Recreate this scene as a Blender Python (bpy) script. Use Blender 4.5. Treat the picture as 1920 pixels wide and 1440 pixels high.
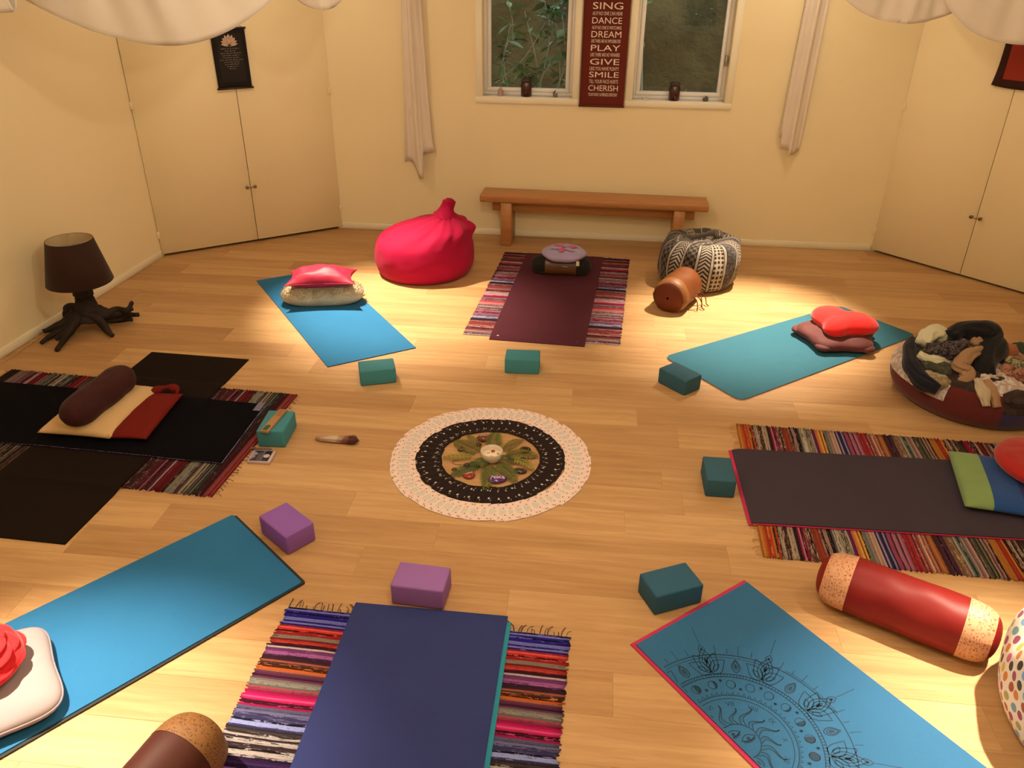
import bpy, bmesh, math, random
from mathutils import Vector, Matrix, noise
random.seed(7)
S = bpy.context.scene
for o in list(bpy.data.objects): bpy.data.objects.remove(o, do_unlink=True)
C = S.collection
PI = math.pi; R = math.radians

# ------------------------------------------------------------------ camera, world, lights, exposure
cam = bpy.data.cameras.new('camera'); camo = bpy.data.objects.new('camera', cam); C.objects.link(camo)
cam.sensor_fit = 'HORIZONTAL'; cam.sensor_width = 36; cam.lens = 1489.076 / 1920 * 36; cam.clip_start = .02
PITCH, ROLL = .5019694, .0112469
fw = Vector((0, math.cos(PITCH), -math.sin(PITCH))); rt = Vector((1, 0, 0)); up = rt.cross(fw)
r2 = rt * math.cos(ROLL) + up * math.sin(ROLL); u2 = up * math.cos(ROLL) - rt * math.sin(ROLL)
M = Matrix((r2, u2, -fw)).transposed().to_4x4(); M.translation = (0, 0, 2.32303)
camo.matrix_world = M; S.camera = camo

W = bpy.data.worlds.new('dusk_sky'); S.world = W; W.use_nodes = True
W.node_tree.nodes['Background'].inputs[0].default_value = (.42, .55, .68, 1)
W.node_tree.nodes['Background'].inputs[1].default_value = 4.6

WARM = (1.0, .80, .585)
SPOT_W, SPILL_W, CEIL_W = 1000, 15, 45
SPOTS = [  # position, aim point on the floor
    ((-1.80, 6.00, 2.60), (-.90, 5.38)), ((2.10, 5.95, 2.60), (1.66, 5.16)),
    ((-2.30, 2.35, 2.60), (-1.55, 1.52)), ((2.40, 2.45, 2.60), (1.80, 1.55))]
CEIL_LAMPS = [(-.25, 3.05, 2.64), (.4, 1.3, 2.60)]  # second bulb is added out of view to light back wall and drapes
S.view_settings.view_transform = 'Standard'; S.view_settings.look = 'None'
S.view_settings.exposure = 0.17; S.view_settings.gamma = 1.0; S.view_settings.use_curve_mapping = False

# ------------------------------------------------------------------ helpers
def lin(c): c /= 255; return c / 12.92 if c <= .04045 else ((c + .055) / 1.055) ** 2.4
LIGHT = (1.0, .74, .50)
def ob(r, g, b, E=1.0):
    """surface colour of a thing that the warm lamps show as sRGB r,g,b"""
    return tuple(min(.88, max(.006, lin(v) / (l * E))) for v, l in zip((r, g, b), LIGHT)) + (1,)

class NT:
    def __init__(s, name):
        s.m = bpy.data.materials.new(name); s.m.use_nodes = True; s.t = s.m.node_tree; s.p = s.t.nodes['Principled BSDF']
    def n(s, typ, **kw):
        x = s.t.nodes.new(typ)
        for k, v in kw.items(): setattr(x, k, v)
        return x
    def l(s, a, b): s.t.links.new(a, b)
    def put(s, v, sock):
        if hasattr(v, 'is_linked') or isinstance(v, bpy.types.NodeSocket): s.l(v, sock)
        else: sock.default_value = v
    def math(s, op, a, b=0.0, c=None):
        x = s.n('ShaderNodeMath', operation=op); s.put(a, x.inputs[0]); s.put(b, x.inputs[1])
        if c is not None: s.put(c, x.inputs[2])
        return x.outputs[0]
    def mix(s, f, a, b, mode='MIX'):
        x = s.n('ShaderNodeMix', data_type='RGBA', blend_type=mode); s.put(f, x.inputs[0]); s.put(a, x.inputs[6]); s.put(b, x.inputs[7]); return x.outputs[2]
    def coord(s, k='Object'): return s.n('ShaderNodeTexCoord').outputs[k]
    def map(s, v, sc=(1, 1, 1), loc=(0, 0, 0), rot=(0, 0, 0)):
        x = s.n('ShaderNodeMapping'); s.l(v, x.inputs[0]); s.put(sc, x.inputs[3]); s.put(loc, x.inputs[1]); s.put(rot, x.inputs[2]); return x.outputs[0]
    def noise(s, v, scale=5, det=3, rough=.5, dist=0.0):
        x = s.n('ShaderNodeTexNoise'); s.l(v, x.inputs['Vector']); x.inputs['Scale'].default_value = scale
        x.inputs['Detail'].default_value = det; x.inputs['Roughness'].default_value = rough; x.inputs['Distortion'].default_value = dist
        return x.outputs[0]
    def voro(s, v, scale, rnd=1.0, feat='F1', dim='3D'):
        x = s.n('ShaderNodeTexVoronoi', feature=feat, voronoi_dimensions=dim); s.l(v, x.inputs['Vector']); x.inputs['Scale'].default_value = scale
        x.inputs['Randomness'].default_value = rnd; return x
    def ramp(s, f, stops, interp='LINEAR'):
        x = s.n('ShaderNodeValToRGB'); x.color_ramp.interpolation = interp; e = x.color_ramp.elements
        while len(e) > 1: e.remove(e[-1])
        e[0].position = stops[0][0]; e[0].color = stops[0][1]
        for p_, c_ in stops[1:]:
            k = e.new(p_); k.color = c_
        s.put(f, x.inputs[0]); return x.outputs[0]
    def bump(s, h, st=.3, d=.002):
        x = s.n('ShaderNodeBump'); x.inputs['Strength'].default_value = st; x.inputs['Distance'].default_value = d
        s.put(h, x.inputs['Height']); s.l(x.outputs[0], s.p.inputs['Normal'])
    def sep(s, v):
        x = s.n('ShaderNodeSeparateXYZ'); s.l(v, x.inputs[0]); return x.outputs
    def fin(s, col, rough=.7, sheen=0.0, spec=.3, metal=0.0):
        s.put(col, s.p.inputs['Base Color']); s.put(rough, s.p.inputs['Roughness'])
        s.p.inputs['Specular IOR Level'].default_value = spec; s.p.inputs['Metallic'].default_value = metal
        if sheen: s.p.inputs['Sheen Weight'].default_value = sheen
        return s.m

def shade(c, k): return (c[0] * k, c[1] * k, c[2] * k, 1)
def cloth(name, c, rough=.85, sc=60, st=.25, var=.12, sheen=.1, spec=.2, wr=0):
    t = NT(name); v = t.coord(); a = t.noise(v, sc, 4); b = t.noise(v, 6, 3)
    col = t.mix(b, shade(c, 1 - var), shade(c, 1 + var)); t.bump(t.noise(v, sc * 6, 2) if not wr else t.math('ADD', a, t.math('MULTIPLY', t.noise(v, wr, 3), 6.0)), st, .001 if not wr else .002)
    return t.fin(col, rough, sheen, spec)
def foam(name, c, rough=.75):
    t = NT(name); v = t.coord(); a = t.noise(v, 420, 2); b = t.noise(v, 9, 3)
    t.bump(a, .25, .0006); return t.fin(t.mix(b, shade(c, .93), shade(c, 1.07)), rough, 0, .3)
def matmat(name, c, c2=None, rough=.8, ribs=500):
    t = NT(name); v = t.coord(); s_ = t.sep(v); b = t.noise(v, 5, 4)
    w = t.math('SINE', t.math('MULTIPLY', s_[0], ribs)); w2 = t.math('SINE', t.math('MULTIPLY', s_[1], ribs))
    t.bump(t.math('MULTIPLY', w, w2), .3, .0008)
    fine = t.noise(v, 260, 2)
    c2 = c2 or shade(c, .85)
    col = t.mix(t.math('MULTIPLY', t.math('ADD', b, fine), .5), c2, shade(c, 1.12)); return t.fin(col, rough, 0, .06)
def plain(name, c, rough=.5, spec=.4, metal=0): return NT(name).fin(c, rough, 0, spec, metal)
def brocade(name, base, gold, sc=55):
    t = NT(name); v = t.coord('UV'); vo = t.voro(v, sc, .9, 'DISTANCE_TO_EDGE', '2D'); n_ = t.noise(v, sc * .9, 4, .6, 2.5)
    f = t.math('MULTIPLY', t.math('LESS_THAN', vo.outputs[0], .12), 1.0); g = t.math('GREATER_THAN', n_, .46)
    h = t.math('MAXIMUM', f, g); t.bump(h, .5, .002); return t.fin(t.mix(h, base, gold), .5, 0, .4)

def link(o, parent=None):
    C.objects.link(o)
    if parent: o.parent = parent
    return o
def tag(o, label=None, cat=None, group=None, kind=None):
    for k, v in (('label', label), ('category', cat), ('group', group), ('kind', kind)):
        if v: o[k] = v
    return o
def thing(name, label, cat, loc=(0, 0, 0), rz=0, group=None):
    o = bpy.data.objects.new(name, None); o.empty_display_size = .1; link(o); o.location = loc; o.rotation_euler = (0, 0, rz)
    return tag(o, label, cat, group)
def G(name, verts, faces, mat, parent=None, smooth=True, uv=None, mi=None, doubles=False):
    me = bpy.data.meshes.new(name); me.from_pydata([tuple(v) for v in verts], [], faces)
    for m_ in (mat if isinstance(mat, (list, tuple)) else [mat]): me.materials.append(m_)
    if uv:
        ul = me.uv_layers.new(name='UVMap')
        for lp in me.loops: ul.data[lp.index].uv = uv[lp.vertex_index]
    if mi:
        for p_, k in zip(me.polygons, mi): p_.material_index = k
    if smooth: me.polygons.foreach_set('use_smooth', [True] * len(me.polygons))
    if doubles:
        bm = bmesh.new(); bm.from_mesh(me); bmesh.ops.remove_doubles(bm, verts=bm.verts, dist=1e-5); bmesh.ops.recalc_face_normals(bm, faces=bm.faces); bm.to_mesh(me); bm.free()
    me.update()
    return link(bpy.data.objects.new(name, me), parent)
def surf(name, fn, nu, nv, mat, parent=None, cu=False, uvs=(1, 1), flip=False, thick=0, doubles=False):
    vs, uv, fs = [], [], []
    cols = nu + 1
    for j in range(nv + 1):
        for i in range(cols):
            u, v = i / nu, j / nv
            vs.append(Vector(fn(u, v))); uv.append((u * uvs[0], v * uvs[1]))
    for j in range(nv):
        for i in range(nu):
            a = j * cols + i; q = (a, a + 1, a + cols + 1, a + cols)
            fs.append(q[::-1] if flip else q)
    o = G(name, vs, fs, mat, parent, True, uv)
    if cu or doubles:
        bm = bmesh.new(); bm.from_mesh(o.data); bmesh.ops.remove_doubles(bm, verts=bm.verts, dist=1e-5); bmesh.ops.recalc_face_normals(bm, faces=bm.faces); bm.to_mesh(o.data); bm.free()
    if thick:
        m_ = o.modifiers.new('thickness', 'SOLIDIFY'); m_.thickness = thick; m_.offset = 0
    return o
def box(name, lo, hi, mat, parent=None, bev=0, seg=2, M_=None, smooth=False):
    bm = bmesh.new(); bmesh.ops.create_cube(bm, size=1)
    lo, hi = Vector(lo), Vector(hi)
    for v in bm.verts: v.co = Vector([(a + b) / 2 + c * (b - a) for a, b, c in zip(lo, hi, v.co)])
    if bev: bmesh.ops.bevel(bm, geom=bm.edges[:], offset=bev, segments=seg, profile=.5, affect='EDGES')
    if M_: bm.transform(M_)
    me = bpy.data.meshes.new(name); bm.to_mesh(me); bm.free(); me.materials.append(mat)
    if smooth or bev: me.polygons.foreach_set('use_smooth', [True] * len(me.polygons))
    o = link(bpy.data.objects.new(name, me), parent)
    if bev:
        try: me.set_sharp_from_angle(angle=R(50))
        except Exception: pass
    return o
def catmull(P, n):
    P = [Vector(q) for q in P]; Q = [P[0] * 2 - P[1]] + P + [P[-1] * 2 - P[-2]]; out = []
    for i in range(1, len(Q) - 2):
        for k in range(n):
            t = k / n; a, b, c, d = Q[i - 1], Q[i], Q[i + 1], Q[i + 2]
            out.append(.5 * ((2 * b) + (c - a) * t + (2 * a - 5 * b + 4 * c - d) * t * t + (3 * b - a - 3 * c + d) * t ** 3))
    out.append(P[-1]); return out
def tube_data(P, rad, seg=8, flat=1.0, caps=True, jit=0):
    """rad: list or fn(t); flat squashes the section vertically"""
    P = [Vector(q) for q in P]; n = len(P); vs, fs, uv = [], [], []
    for i, q in enumerate(P):
        d = (P[min(i + 1, n - 1)] - P[max(i - 1, 0)]).normalized(); a = d.cross(Vector((0, 0, 1)))
        if a.length < 1e-3: a = d.cross(Vector((0, 1, 0)))
        a.normalize(); b = a.cross(d)
        r = rad(i / (n - 1)) if callable(rad) else rad[i] if isinstance(rad, (list, tuple)) else rad
        for k in range(seg):
            th = 2 * PI * k / seg; jj = 1 + (jit * noise.noise(q * 14 + Vector((k * 1.7, 0, 0))) if jit else 0)
            vs.append(q + (a * math.cos(th) + b * math.sin(th) * flat) * r * jj); uv.append((k / seg, i / (n - 1)))
    for i in range(n - 1):
        for k in range(seg): fs.append((i * seg + k, i * seg + (k + 1) % seg, (i + 1) * seg + (k + 1) % seg, (i + 1) * seg + k))
    if caps: fs.append(tuple(range(seg))[::-1]); fs.append(tuple((n - 1) * seg + k for k in range(seg)))
    return vs, fs, uv
def tube(name, P, rad, mat, parent=None, seg=8, flat=1.0, n=0, jit=0):
    if n: P = catmull(P, n)
    vs, fs, uv = tube_data(P, rad, seg, flat, True, jit); return G(name, vs, fs, mat, parent, True, uv)
def merge(parts):
    vs, fs, uv = [], [], []
    for a, b, c in parts:
        o_ = len(vs); vs += a; fs += [tuple(i + o_ for i in f) for f in b]; uv += c
    return vs, fs, uv
def lathe(name, prof, seg, mat, parent=None, loc=(0, 0, 0), uvs=(1, 1)):
    prof = [Vector((a, b, 0)) for a, b in prof]; n = len(prof) - 1
    def fn(u, v):
        q = prof[min(n, round(v * n))]; th = 2 * PI * u
        return (loc[0] + q[0] * math.cos(th), loc[1] + q[0] * math.sin(th), loc[2] + q[1])
    return surf(name, fn, seg, n, mat, parent, True, uvs)
def copy_thing(o, loc=None, rz=None, label=None):
    c = o.copy(); C.objects.link(c)
    for ch in o.children:
        k = ch.copy(); C.objects.link(k); k.parent = c
    if loc is not None: c.location = loc
    if rz is not None: c.rotation_euler = (0, 0, rz)
    if label: c['label'] = label
    return c
def smooth01(t): t = min(1, max(0, t)); return t * t * (3 - 2 * t)
def text_data(body, bold=0.0):
    cu = bpy.data.curves.new('t', 'FONT'); cu.body = body; cu.offset = bold; cu.resolution_u = 3
    o = bpy.data.objects.new('t', cu); C.objects.link(o); dg = bpy.context.evaluated_depsgraph_get(); dg.update()
    me = bpy.data.meshes.new_from_object(o.evaluated_get(dg)); bpy.data.objects.remove(o); bpy.data.curves.remove(cu)
    vs = [v.co.copy() for v in me.vertices]; fs = [tuple(p_.vertices) for p_ in me.polygons]; bpy.data.meshes.remove(me)
    x0 = min(v.x for v in vs); x1 = max(v.x for v in vs); y0 = min(v.y for v in vs); y1 = max(v.y for v in vs)
    return [((v.x - x0) / (x1 - x0), (v.y - y0) / (y1 - y0)) for v in vs], fs   # normalised 0..1 both ways
def text(name, body, place, mat, parent, bold=0.0):
    """place(a,b) maps 0..1 x 0..1 to a point"""
    vs, fs = text_data(body, bold); return G(name, [place(a, b) for a, b in vs], fs, mat, parent, False)

# ------------------------------------------------------------------ materials of the room
def wall_mat(name, c):
    t = NT(name); v = t.coord(); n1 = t.noise(v, 1.3, 4); n2 = t.noise(v, 90, 3)
    t.bump(n2, .12, .001); return t.fin(t.mix(n1, shade(c, .96), shade(c, 1.03)), .75, 0, .25)
M_wall = wall_mat('cream_wall_paint', (.84, .735, .47, 1))
M_door = wall_mat('cream_door_paint', (.84, .725, .46, 1))
M_trim = wall_mat('white_trim_paint', (.85, .80, .62, 1))
M_ceil = wall_mat('ceiling_paint', (.84, .79, .66, 1))
def wood(name, c1, c2, sc=(2.2, 34, 34), rough=.38, rnd=True, spec=.4, knots=False):
    t = NT(name); v = t.coord(); oi = t.n('ShaderNodeObjectInfo')
    off = t.n('ShaderNodeVectorMath', operation='SCALE'); off.inputs[0].default_value = (37, 91, 13); t.l(oi.outputs['Random'], off.inputs['Scale'])
    add = t.n('ShaderNodeVectorMath', operation='ADD'); t.l(v, add.inputs[0]); t.l(off.outputs[0], add.inputs[1]); v = add.outputs[0]
    g = t.noise(t.map(v, sc), 1, 5, .62, .6); g2 = t.noise(t.map(v, (sc[0] * .35, sc[1] * .22, sc[2])), 1, 3, .5, 1.2)
    f = t.math('ADD', t.math('MULTIPLY', g, .62), t.math('MULTIPLY', g2, .38))
    f = t.math('ADD', f, t.math('MULTIPLY', t.math('SUBTRACT', oi.outputs['Random'], .5), .30 if rnd else 0.0))
    col = t.ramp(f, [(.28, c2), (.5, tuple((a + b) / 2 for a, b in zip(c1, c2))), (.68, c1)])
    fl = t.noise(t.map(v, (sc[0] * 2.5, sc[1] * 3, sc[2])), 1, 2)
    col = t.mix(t.math('MULTIPLY', t.math('GREATER_THAN', fl, .66), .22), col, shade(c2, .72))
    t.bump(g, .08, .0008); return t.fin(col, t.math('ADD', t.math('MULTIPLY', g, .12), rough - .05), 0, spec)
M_plank = wood('laminate_oak', (.575, .365, .170, 1), (.39, .215, .088, 1), rough=.50, spec=.35)
M_bench = wood('bench_pine', (.52, .245, .085, 1), (.36, .145, .045, 1), (1.6, 26, 26), .35, False, .45)
M_dark = plain('dark_void', (.02, .016, .012, 1), .9, .1)

# ------------------------------------------------------------------ the room: an eight-sided hall
H = 2.75
P0, P1, P2, P3, P4, P5, P6, P7 = [Vector((a, b, 0)) for a, b in ((-3.755, 1.2), (-2.979, 6.397), (-1.60, 7.24), (3.158, 6.766), (4.20, 5.48), (3.72, .6), (2.50, -.62), (-2.25, -.15))]
POLY = [P0, P1, P2, P3, P4, P5, P6, P7]     # clockwise seen from above
def wframe(a, b):
    """local frame of a wall: x along, y outwards, z up"""
    t = (b - a).normalized(); n_ = Vector((-t.y, t.x, 0)); m_ = Matrix((t, n_, Vector((0, 0, 1)))).transposed().to_4x4(); m_.translation = a; return m_, (b - a).length
def struct(o): o['kind'] = 'structure'; return o
def wall(name, a, b, holes=()):
    m_, L = wframe(a, b); T = .12
    xs = sorted({-.05, L + .05} | {h[0] for h in holes} | {h[1] for h in holes}); zs = sorted({-.02, H} | {h[2] for h in holes} | {h[3] for h in holes})
    vs, fs = [], []
    def inh(x, z): return any(h[0] < x < h[1] and h[2] < z < h[3] for h in holes)
    solid = [[not inh((xs[i] + xs[i + 1]) / 2, (zs[j] + zs[j + 1]) / 2) for j in range(len(zs) - 1)] for i in range(len(xs) - 1)]
    idx = {}
    def V(i, j, k):
        if (i, j, k) not in idx: idx[(i, j, k)] = len(vs); vs.append(m_ @ Vector((xs[i], T * k, zs[j])))
        return idx[(i, j, k)]
    def sol(i, j): return 0 <= i < len(xs) - 1 and 0 <= j < len(zs) - 1 and solid[i][j]
    for i in range(len(xs) - 1):
        for j in range(len(zs) - 1):
            if not solid[i][j]: continue
            fs.append((V(i, j, 0), V(i + 1, j, 0), V(i + 1, j + 1, 0), V(i, j + 1, 0))); fs.append((V(i, j, 1), V(i, j + 1, 1), V(i + 1, j + 1, 1), V(i + 1, j, 1)))
            if not sol(i - 1, j): fs.append((V(i, j, 0), V(i, j + 1, 0), V(i, j + 1, 1), V(i, j, 1)))
            if not sol(i + 1, j): fs.append((V(i + 1, j, 0), V(i + 1, j, 1), V(i + 1, j + 1, 1), V(i + 1, j + 1, 0)))
            if not sol(i, j - 1): fs.append((V(i, j, 0), V(i, j, 1), V(i + 1, j, 1), V(i + 1, j, 0)))
            if not sol(i, j + 1): fs.append((V(i, j + 1, 0), V(i + 1, j + 1, 0), V(i + 1, j + 1, 1), V(i, j + 1, 1)))
    return struct(G(name, vs, fs, M_wall, None, False))
WB = [(1.33, 2.088, 1.213, 2.15), (2.590, 3.351, 1.213, 2.15)]
MB, LB = wframe(P2, P3)
wall('wall_back', P2, P3, WB)
wall('wall_left', P0, P1)
wall('wall_right', P4, P5)
WF = [(.62, 1.26, 1.15, 2.15), (2.95, 3.60, 1.15, 2.15)]
MF, LF = wframe(P6, P7)
wall('wall_front', P6, P7, WF)
wall('wall_front_right', P5, P6); wall('wall_front_left', P7, P0)
# cupboard recesses behind the diagonal corners: header above the doors and the recess walls
for nm, a, b in (('left', P1, P2), ('right', P3, P4)):
    m_, L = wframe(a, b)
    struct(box('wall_header_' + nm, (0, 0, 2.12), (L, .10, H), M_wall, None, M_=m_))
    struct(box('wall_recess_' + nm, (-.3, .42, -.02), (L + .3, .50, H), M_wall, None, M_=m_))
    for q, (x0, x1) in enumerate(((-.12, -.004), (L + .004, L + .12))):
        struct(box('wall_recess_side_' + nm, (x0, .125, -.02), (x1, .43, H), M_wall, None, M_=m_))
cv = [(p_.x, p_.y, H) for p_ in POLY]
bm = bmesh.new(); lo_ = [bm.verts.new((x * 1.12, 3.3 + (y - 3.3) * 1.12, H)) for x, y, z in cv]; hi_ = [bm.verts.new((x * 1.12, 3.3 + (y - 3.3) * 1.12, H + .1)) for x, y, z in cv]
bm.faces.new(lo_); bm.faces.new(hi_[::-1])
for i in range(8): bm.faces.new((lo_[i], lo_[(i + 1) % 8], hi_[(i + 1) % 8], hi_[i]))
bmesh.ops.recalc_face_normals(bm, faces=bm.faces)
me = bpy.data.meshes.new('ceiling'); bm.to_mesh(me); bm.free(); me.materials.append(M_ceil); struct(link(bpy.data.objects.new('ceiling', me)))

# floor: base slab and single laminate planks
cen = Vector((.2, 3.3, 0))
def outset(k): return [p_ + (p_ - cen).normalized() * k for p_ in POLY]
op = outset(.50)
vs = [(p_.x, p_.y, z) for z in (-.012, -.10) for p_ in op]
floor = struct(G('floor', vs, [tuple(range(8))[::-1], tuple(range(8, 16))] + [(i, (i + 1) % 8, 8 + (i + 1) % 8, 8 + i) for i in range(8)], plain('floor_underlay', (.25, .15, .08, 1), .9), None, False))
bm = bmesh.new(); bm.from_mesh(floor.data); bmesh.ops.recalc_face_normals(bm, faces=bm.faces); bm.to_mesh(floor.data); bm.free()
ANG = math.atan2(P3.y - P2.y, P3.x - P2.x)
pdir = Vector((math.cos(ANG), math.sin(ANG), 0)); pnor = Vector((-pdir.y, pdir.x, 0))
clip = [p_ for p_ in outset(.03)]
clip[1] = P1 + Vector((-.20, .30, 0)); clip[2] = P2 + Vector((-.30, .25, 0)); clip[3] = P3 + Vector((.30, .25, 0)); clip[4] = P4 + Vector((.30, .20, 0))
clip = [P0 + Vector((-.03, -.02, 0)), P1 + Vector((-.03, .01, 0)), P1 + Vector((-.20, .30, 0)), P2 + Vector((-.22, .33, 0)), P2 + Vector((0, .03, 0)), P3 + Vector((0, .03, 0)), P3 + Vector((.25, .25, 0)), P4 + Vector((.26, .20, 0)), P4 + Vector((.03, 0, 0)), P5 + Vector((.03, -.02, 0)), P6 + Vector((.02, -.03, 0)), P7 + Vector((-.02, -.03, 0))]
def hull(pts):
    pts = sorted((p_.x, p_.y) for p_ in pts)
    def half(ps):
        h = []
        for q in ps:
            while len(h) > 1 and (h[-1][0] - h[-2][0]) * (q[1] - h[-2][1]) - (h[-1][1] - h[-2][1]) * (q[0] - h[-2][0]) <= 0: h.pop()
            h.append(q)
        return h
    return half(pts)[:-1] + half(pts[::-1])[:-1]
HUL = hull(clip)
def clip_poly(poly):
    n_ = len(HUL)
    for i in range(n_):
        a, b = HUL[i], HUL[(i + 1) % n_]; out = []
        def sd(q): return (b[0] - a[0]) * (q[1] - a[1]) - (b[1] - a[1]) * (q[0] - a[0])
        for j in range(len(poly)):
            p_, q = poly[j], poly[(j + 1) % len(poly)]; s1, s2 = sd(p_), sd(q)
            if s1 >= 0: out.append(p_)
            if s1 * s2 < 0: t = s1 / (s1 - s2); out.append((p_[0] + (q[0] - p_[0]) * t, p_[1] + (q[1] - p_[1]) * t))
        poly = out
        if len(poly) < 3: return []
    return poly
PW, PL = .193, 1.29
rng = random.Random(3); shared = {}
org = Vector((-.1, 3.42, 0))
def plank_mesh(poly, c):
    n_ = len(poly); k = .0011; cx = sum(q[0] for q in poly) / n_; cy = sum(q[1] for q in poly) / n_
    vs = [(q[0] - c[0], q[1] - c[1], -.0012) for q in poly]
    ins = []
    for q in poly:
        d = Vector((cx - q[0], cy - q[1])); ins.append((q[0] + (k if d.x > 0 else -k) - c[0], q[1] + (k if d.y > 0 else -k) - c[1], 0))
    vs += ins + [(q[0] - c[0], q[1] - c[1], -.0125) for q in poly]
    fs = [tuple(range(n_, 2 * n_))] + [(i, (i + 1) % n_, n_ + (i + 1) % n_, n_ + i) for i in range(n_)] + [(2 * n_ + i, 2 * n_ + (i + 1) % n_, (i + 1) % n_, i) for i in range(n_)]
    me = bpy.data.meshes.new('plank'); me.from_pydata(vs, [], fs); me.materials.append(M_plank); return me
def toL(P): d = P - org; return (d.dot(pdir), d.dot(pnor))
HULL_W = HUL; HUL = [toL(Vector((x, y, 0))) for x, y in HULL_W]
npl = 0
for row in range(-21, 22):
    y0 = row * PW + .03; off = rng.random() * PL
    for col in range(-5, 6):
        x0 = col * PL + off; rect = [(x0, y0), (x0 + PL, y0), (x0 + PL, y0 + PW), (x0, y0 + PW)]
        pc = clip_poly(rect)
        if len(pc) < 3: continue
        ar = abs(sum(pc[i][0] * pc[(i + 1) % len(pc)][1] - pc[(i + 1) % len(pc)][0] * pc[i][1] for i in range(len(pc)))) / 2
        if ar < .004: continue
        c = (x0 + PL / 2, y0 + PW / 2)
        if abs(ar - PL * PW) < 1e-6:
            me = shared.get('f') or plank_mesh(rect, c); shared['f'] = me
        else: me = plank_mesh(pc, c)
        o = bpy.data.objects.new('plank', me); link(o, floor); npl += 1
        w = org + pdir * c[0] + pnor * c[1]; o.location = w; o.rotation_euler = (0, 0, ANG)

# baseboards
for nm, a, b in (('back', P2, P3), ('left', P0, P1), ('right', P4, P5)):
    m_, L = wframe(a, b)
    struct(box('baseboard_' + nm, (0, -.012, 0), (L, .002, .058), M_trim, None, .003, 1, M_=m_))

# windows of the back wall and the two that face them
def glass():
    t = NT('window_glass'); t.t.nodes.remove(t.p)
    out = t.t.nodes['Material Output']; tr = t.n('ShaderNodeBsdfTransparent'); gl = t.n('ShaderNodeBsdfGlossy'); gl.inputs['Roughness'].default_value = 0.0
    fr = t.n('ShaderNodeFresnel'); fr.inputs[0].default_value = 1.42; mx = t.n('ShaderNodeMixShader')
    tr.inputs[0].default_value = (.93, .95, .94, 1)
    t.l(fr.outputs[0], mx.inputs[0]); t.l(tr.outputs[0], mx.inputs[1]); t.l(gl.outputs[0], mx.inputs[2]); t.l(mx.outputs[0], out.inputs[0]); return t.m
M_glass = glass()
M_upvc = plain('white_window_frame', (.80, .80, .78, 1), .35, .45)
def window(name, m_, h, arch=True):
    x0, x1, z0, z1 = h
    root = bpy.data.objects.new(name, None); link(root); struct(root); root.matrix_world = m_ @ Matrix.Translation(((x0 + x1) / 2, 0, z0))
    def bb(n_, lo, hi, mt=M_upvc, bev=.002): 
        c = ((x0 + x1) / 2, 0, z0); return box(n_, [a - b for a, b in zip(lo, c)], [a - b for a, b in zip(hi, c)], mt, root, bev, 1)
    if arch:
        w = .058
        bb('architrave', (x0 - w, -.016, z0 - .05), (x1 + w, -.0005, z0), M_trim); bb('architrave', (x0 - w, -.016, z0), (x0, -.0005, z1), M_trim)
        bb('architrave', (x1, -.016, z0), (x1 + w, -.0005, z1), M_trim); bb('architrave', (x0 - w, -.016, z1), (x1 + w, -.0005, z1 + .055), M_trim)
    bb('sill', (x0 + .001, -.014, z0 - .012), (x1 - .001, .10, z0 + .004), M_upvc)
    zb = z0 + .004
    for a, b, c, d in ((x0, x1, zb, zb + .03), (x0, x1, z1 - .03, z1), (x0, x0 + .03, zb + .03, z1 - .03), (x1 - .03, x1, zb + .03, z1 - .03)): bb('outer_frame', (a + .0005, .085, c), (b - .0005, .119, d - .0005))
    i = .03
    for a, b, c, d in ((x0 + i, x1 - i, zb + i, zb + i + .032), (x0 + i, x1 - i, z1 - i - .032, z1 - i), (x0 + i, x0 + i + .032, zb + i + .032, z1 - i - .032), (x1 - i - .032, x1 - i, zb + i + .032, z1 - i - .032)): bb('sash', (a, .075, c), (b, .112, d), bev=.003)
    bb('pane', (x0 + .06, .094, zb + .06), (x1 - .06, .099, z1 - .06), M_glass, 0)
    return root
window('window_1', MB, WB[0]); w2 = window('window_2', MB, WB[1])
box('stay', (.352, .035, .28), (.366, .08, .36), plain('latch_metal', (.45, .42, .36, 1), .35, .5, .6), w2, .003, 1)
window('window_3', MF, WF[0]); window('window_4', MF, WF[1])

# corner cupboards
M_brass = plain('aged_brass', (.20, .13, .06, 1), .35, .5, .8)
M_gap = plain('cupboard_gap_shade', (.10, .07, .04, 1), .9, .1)  # dark carcass colour that paints in the shade of the door gaps
def cupboard(label, a, b, half, zb):
    m_, L = wframe(a, b); root = thing('built_in_cupboard', label, 'cupboard'); root.matrix_world = m_
    for k, (x0, x1) in enumerate(((.011, half - .0025), (half + .0025, L - .010))):
        d = box('door', (x0, 0, zb), (x1, .022, 2.115), M_door, root, .002, 1)
        kx = half - .034 if k == 0 else half + .034
        kb = lathe('knob', [(0, 0), (.008, 0), (.006, .006), (.005, .014), (.011, .019), (.014, .024), (.012, .030), (0, .032)], 14, M_brass, d)
        kb.matrix_local = Matrix.Translation((kx, -.0002, .494)) @ Matrix.Rotation(PI / 2, 4, 'X')
        hx = x0 if k == 0 else x1
        for hz in (.19, 1.225): box('hinge', (hx - .012, -.006, hz - .03), (hx + .012, -.0005, hz + .03), M_door, d, .002, 1)
    # wire loop that joins the two knobs
    tube('latch_wire', [(half - .034, -.016, .497), (half, -.020, .490), (half + .034, -.016, .497)], .0028, M_brass, root, 6, n=4)
    box('carcass_side', (.004, .03, .0), (.02, .40, 2.1), M_gap, root); box('carcass_side', (L - .02, .03, .0), (L - .004, .40, 2.1), M_gap, root)
    box('back_panel', (.02, .395, .0), (L - .02, .41, 2.1), M_gap, root); box('shelf', (.02, .03, .60), (L - .02, .39, .62), M_gap, root)
    return root
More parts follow.
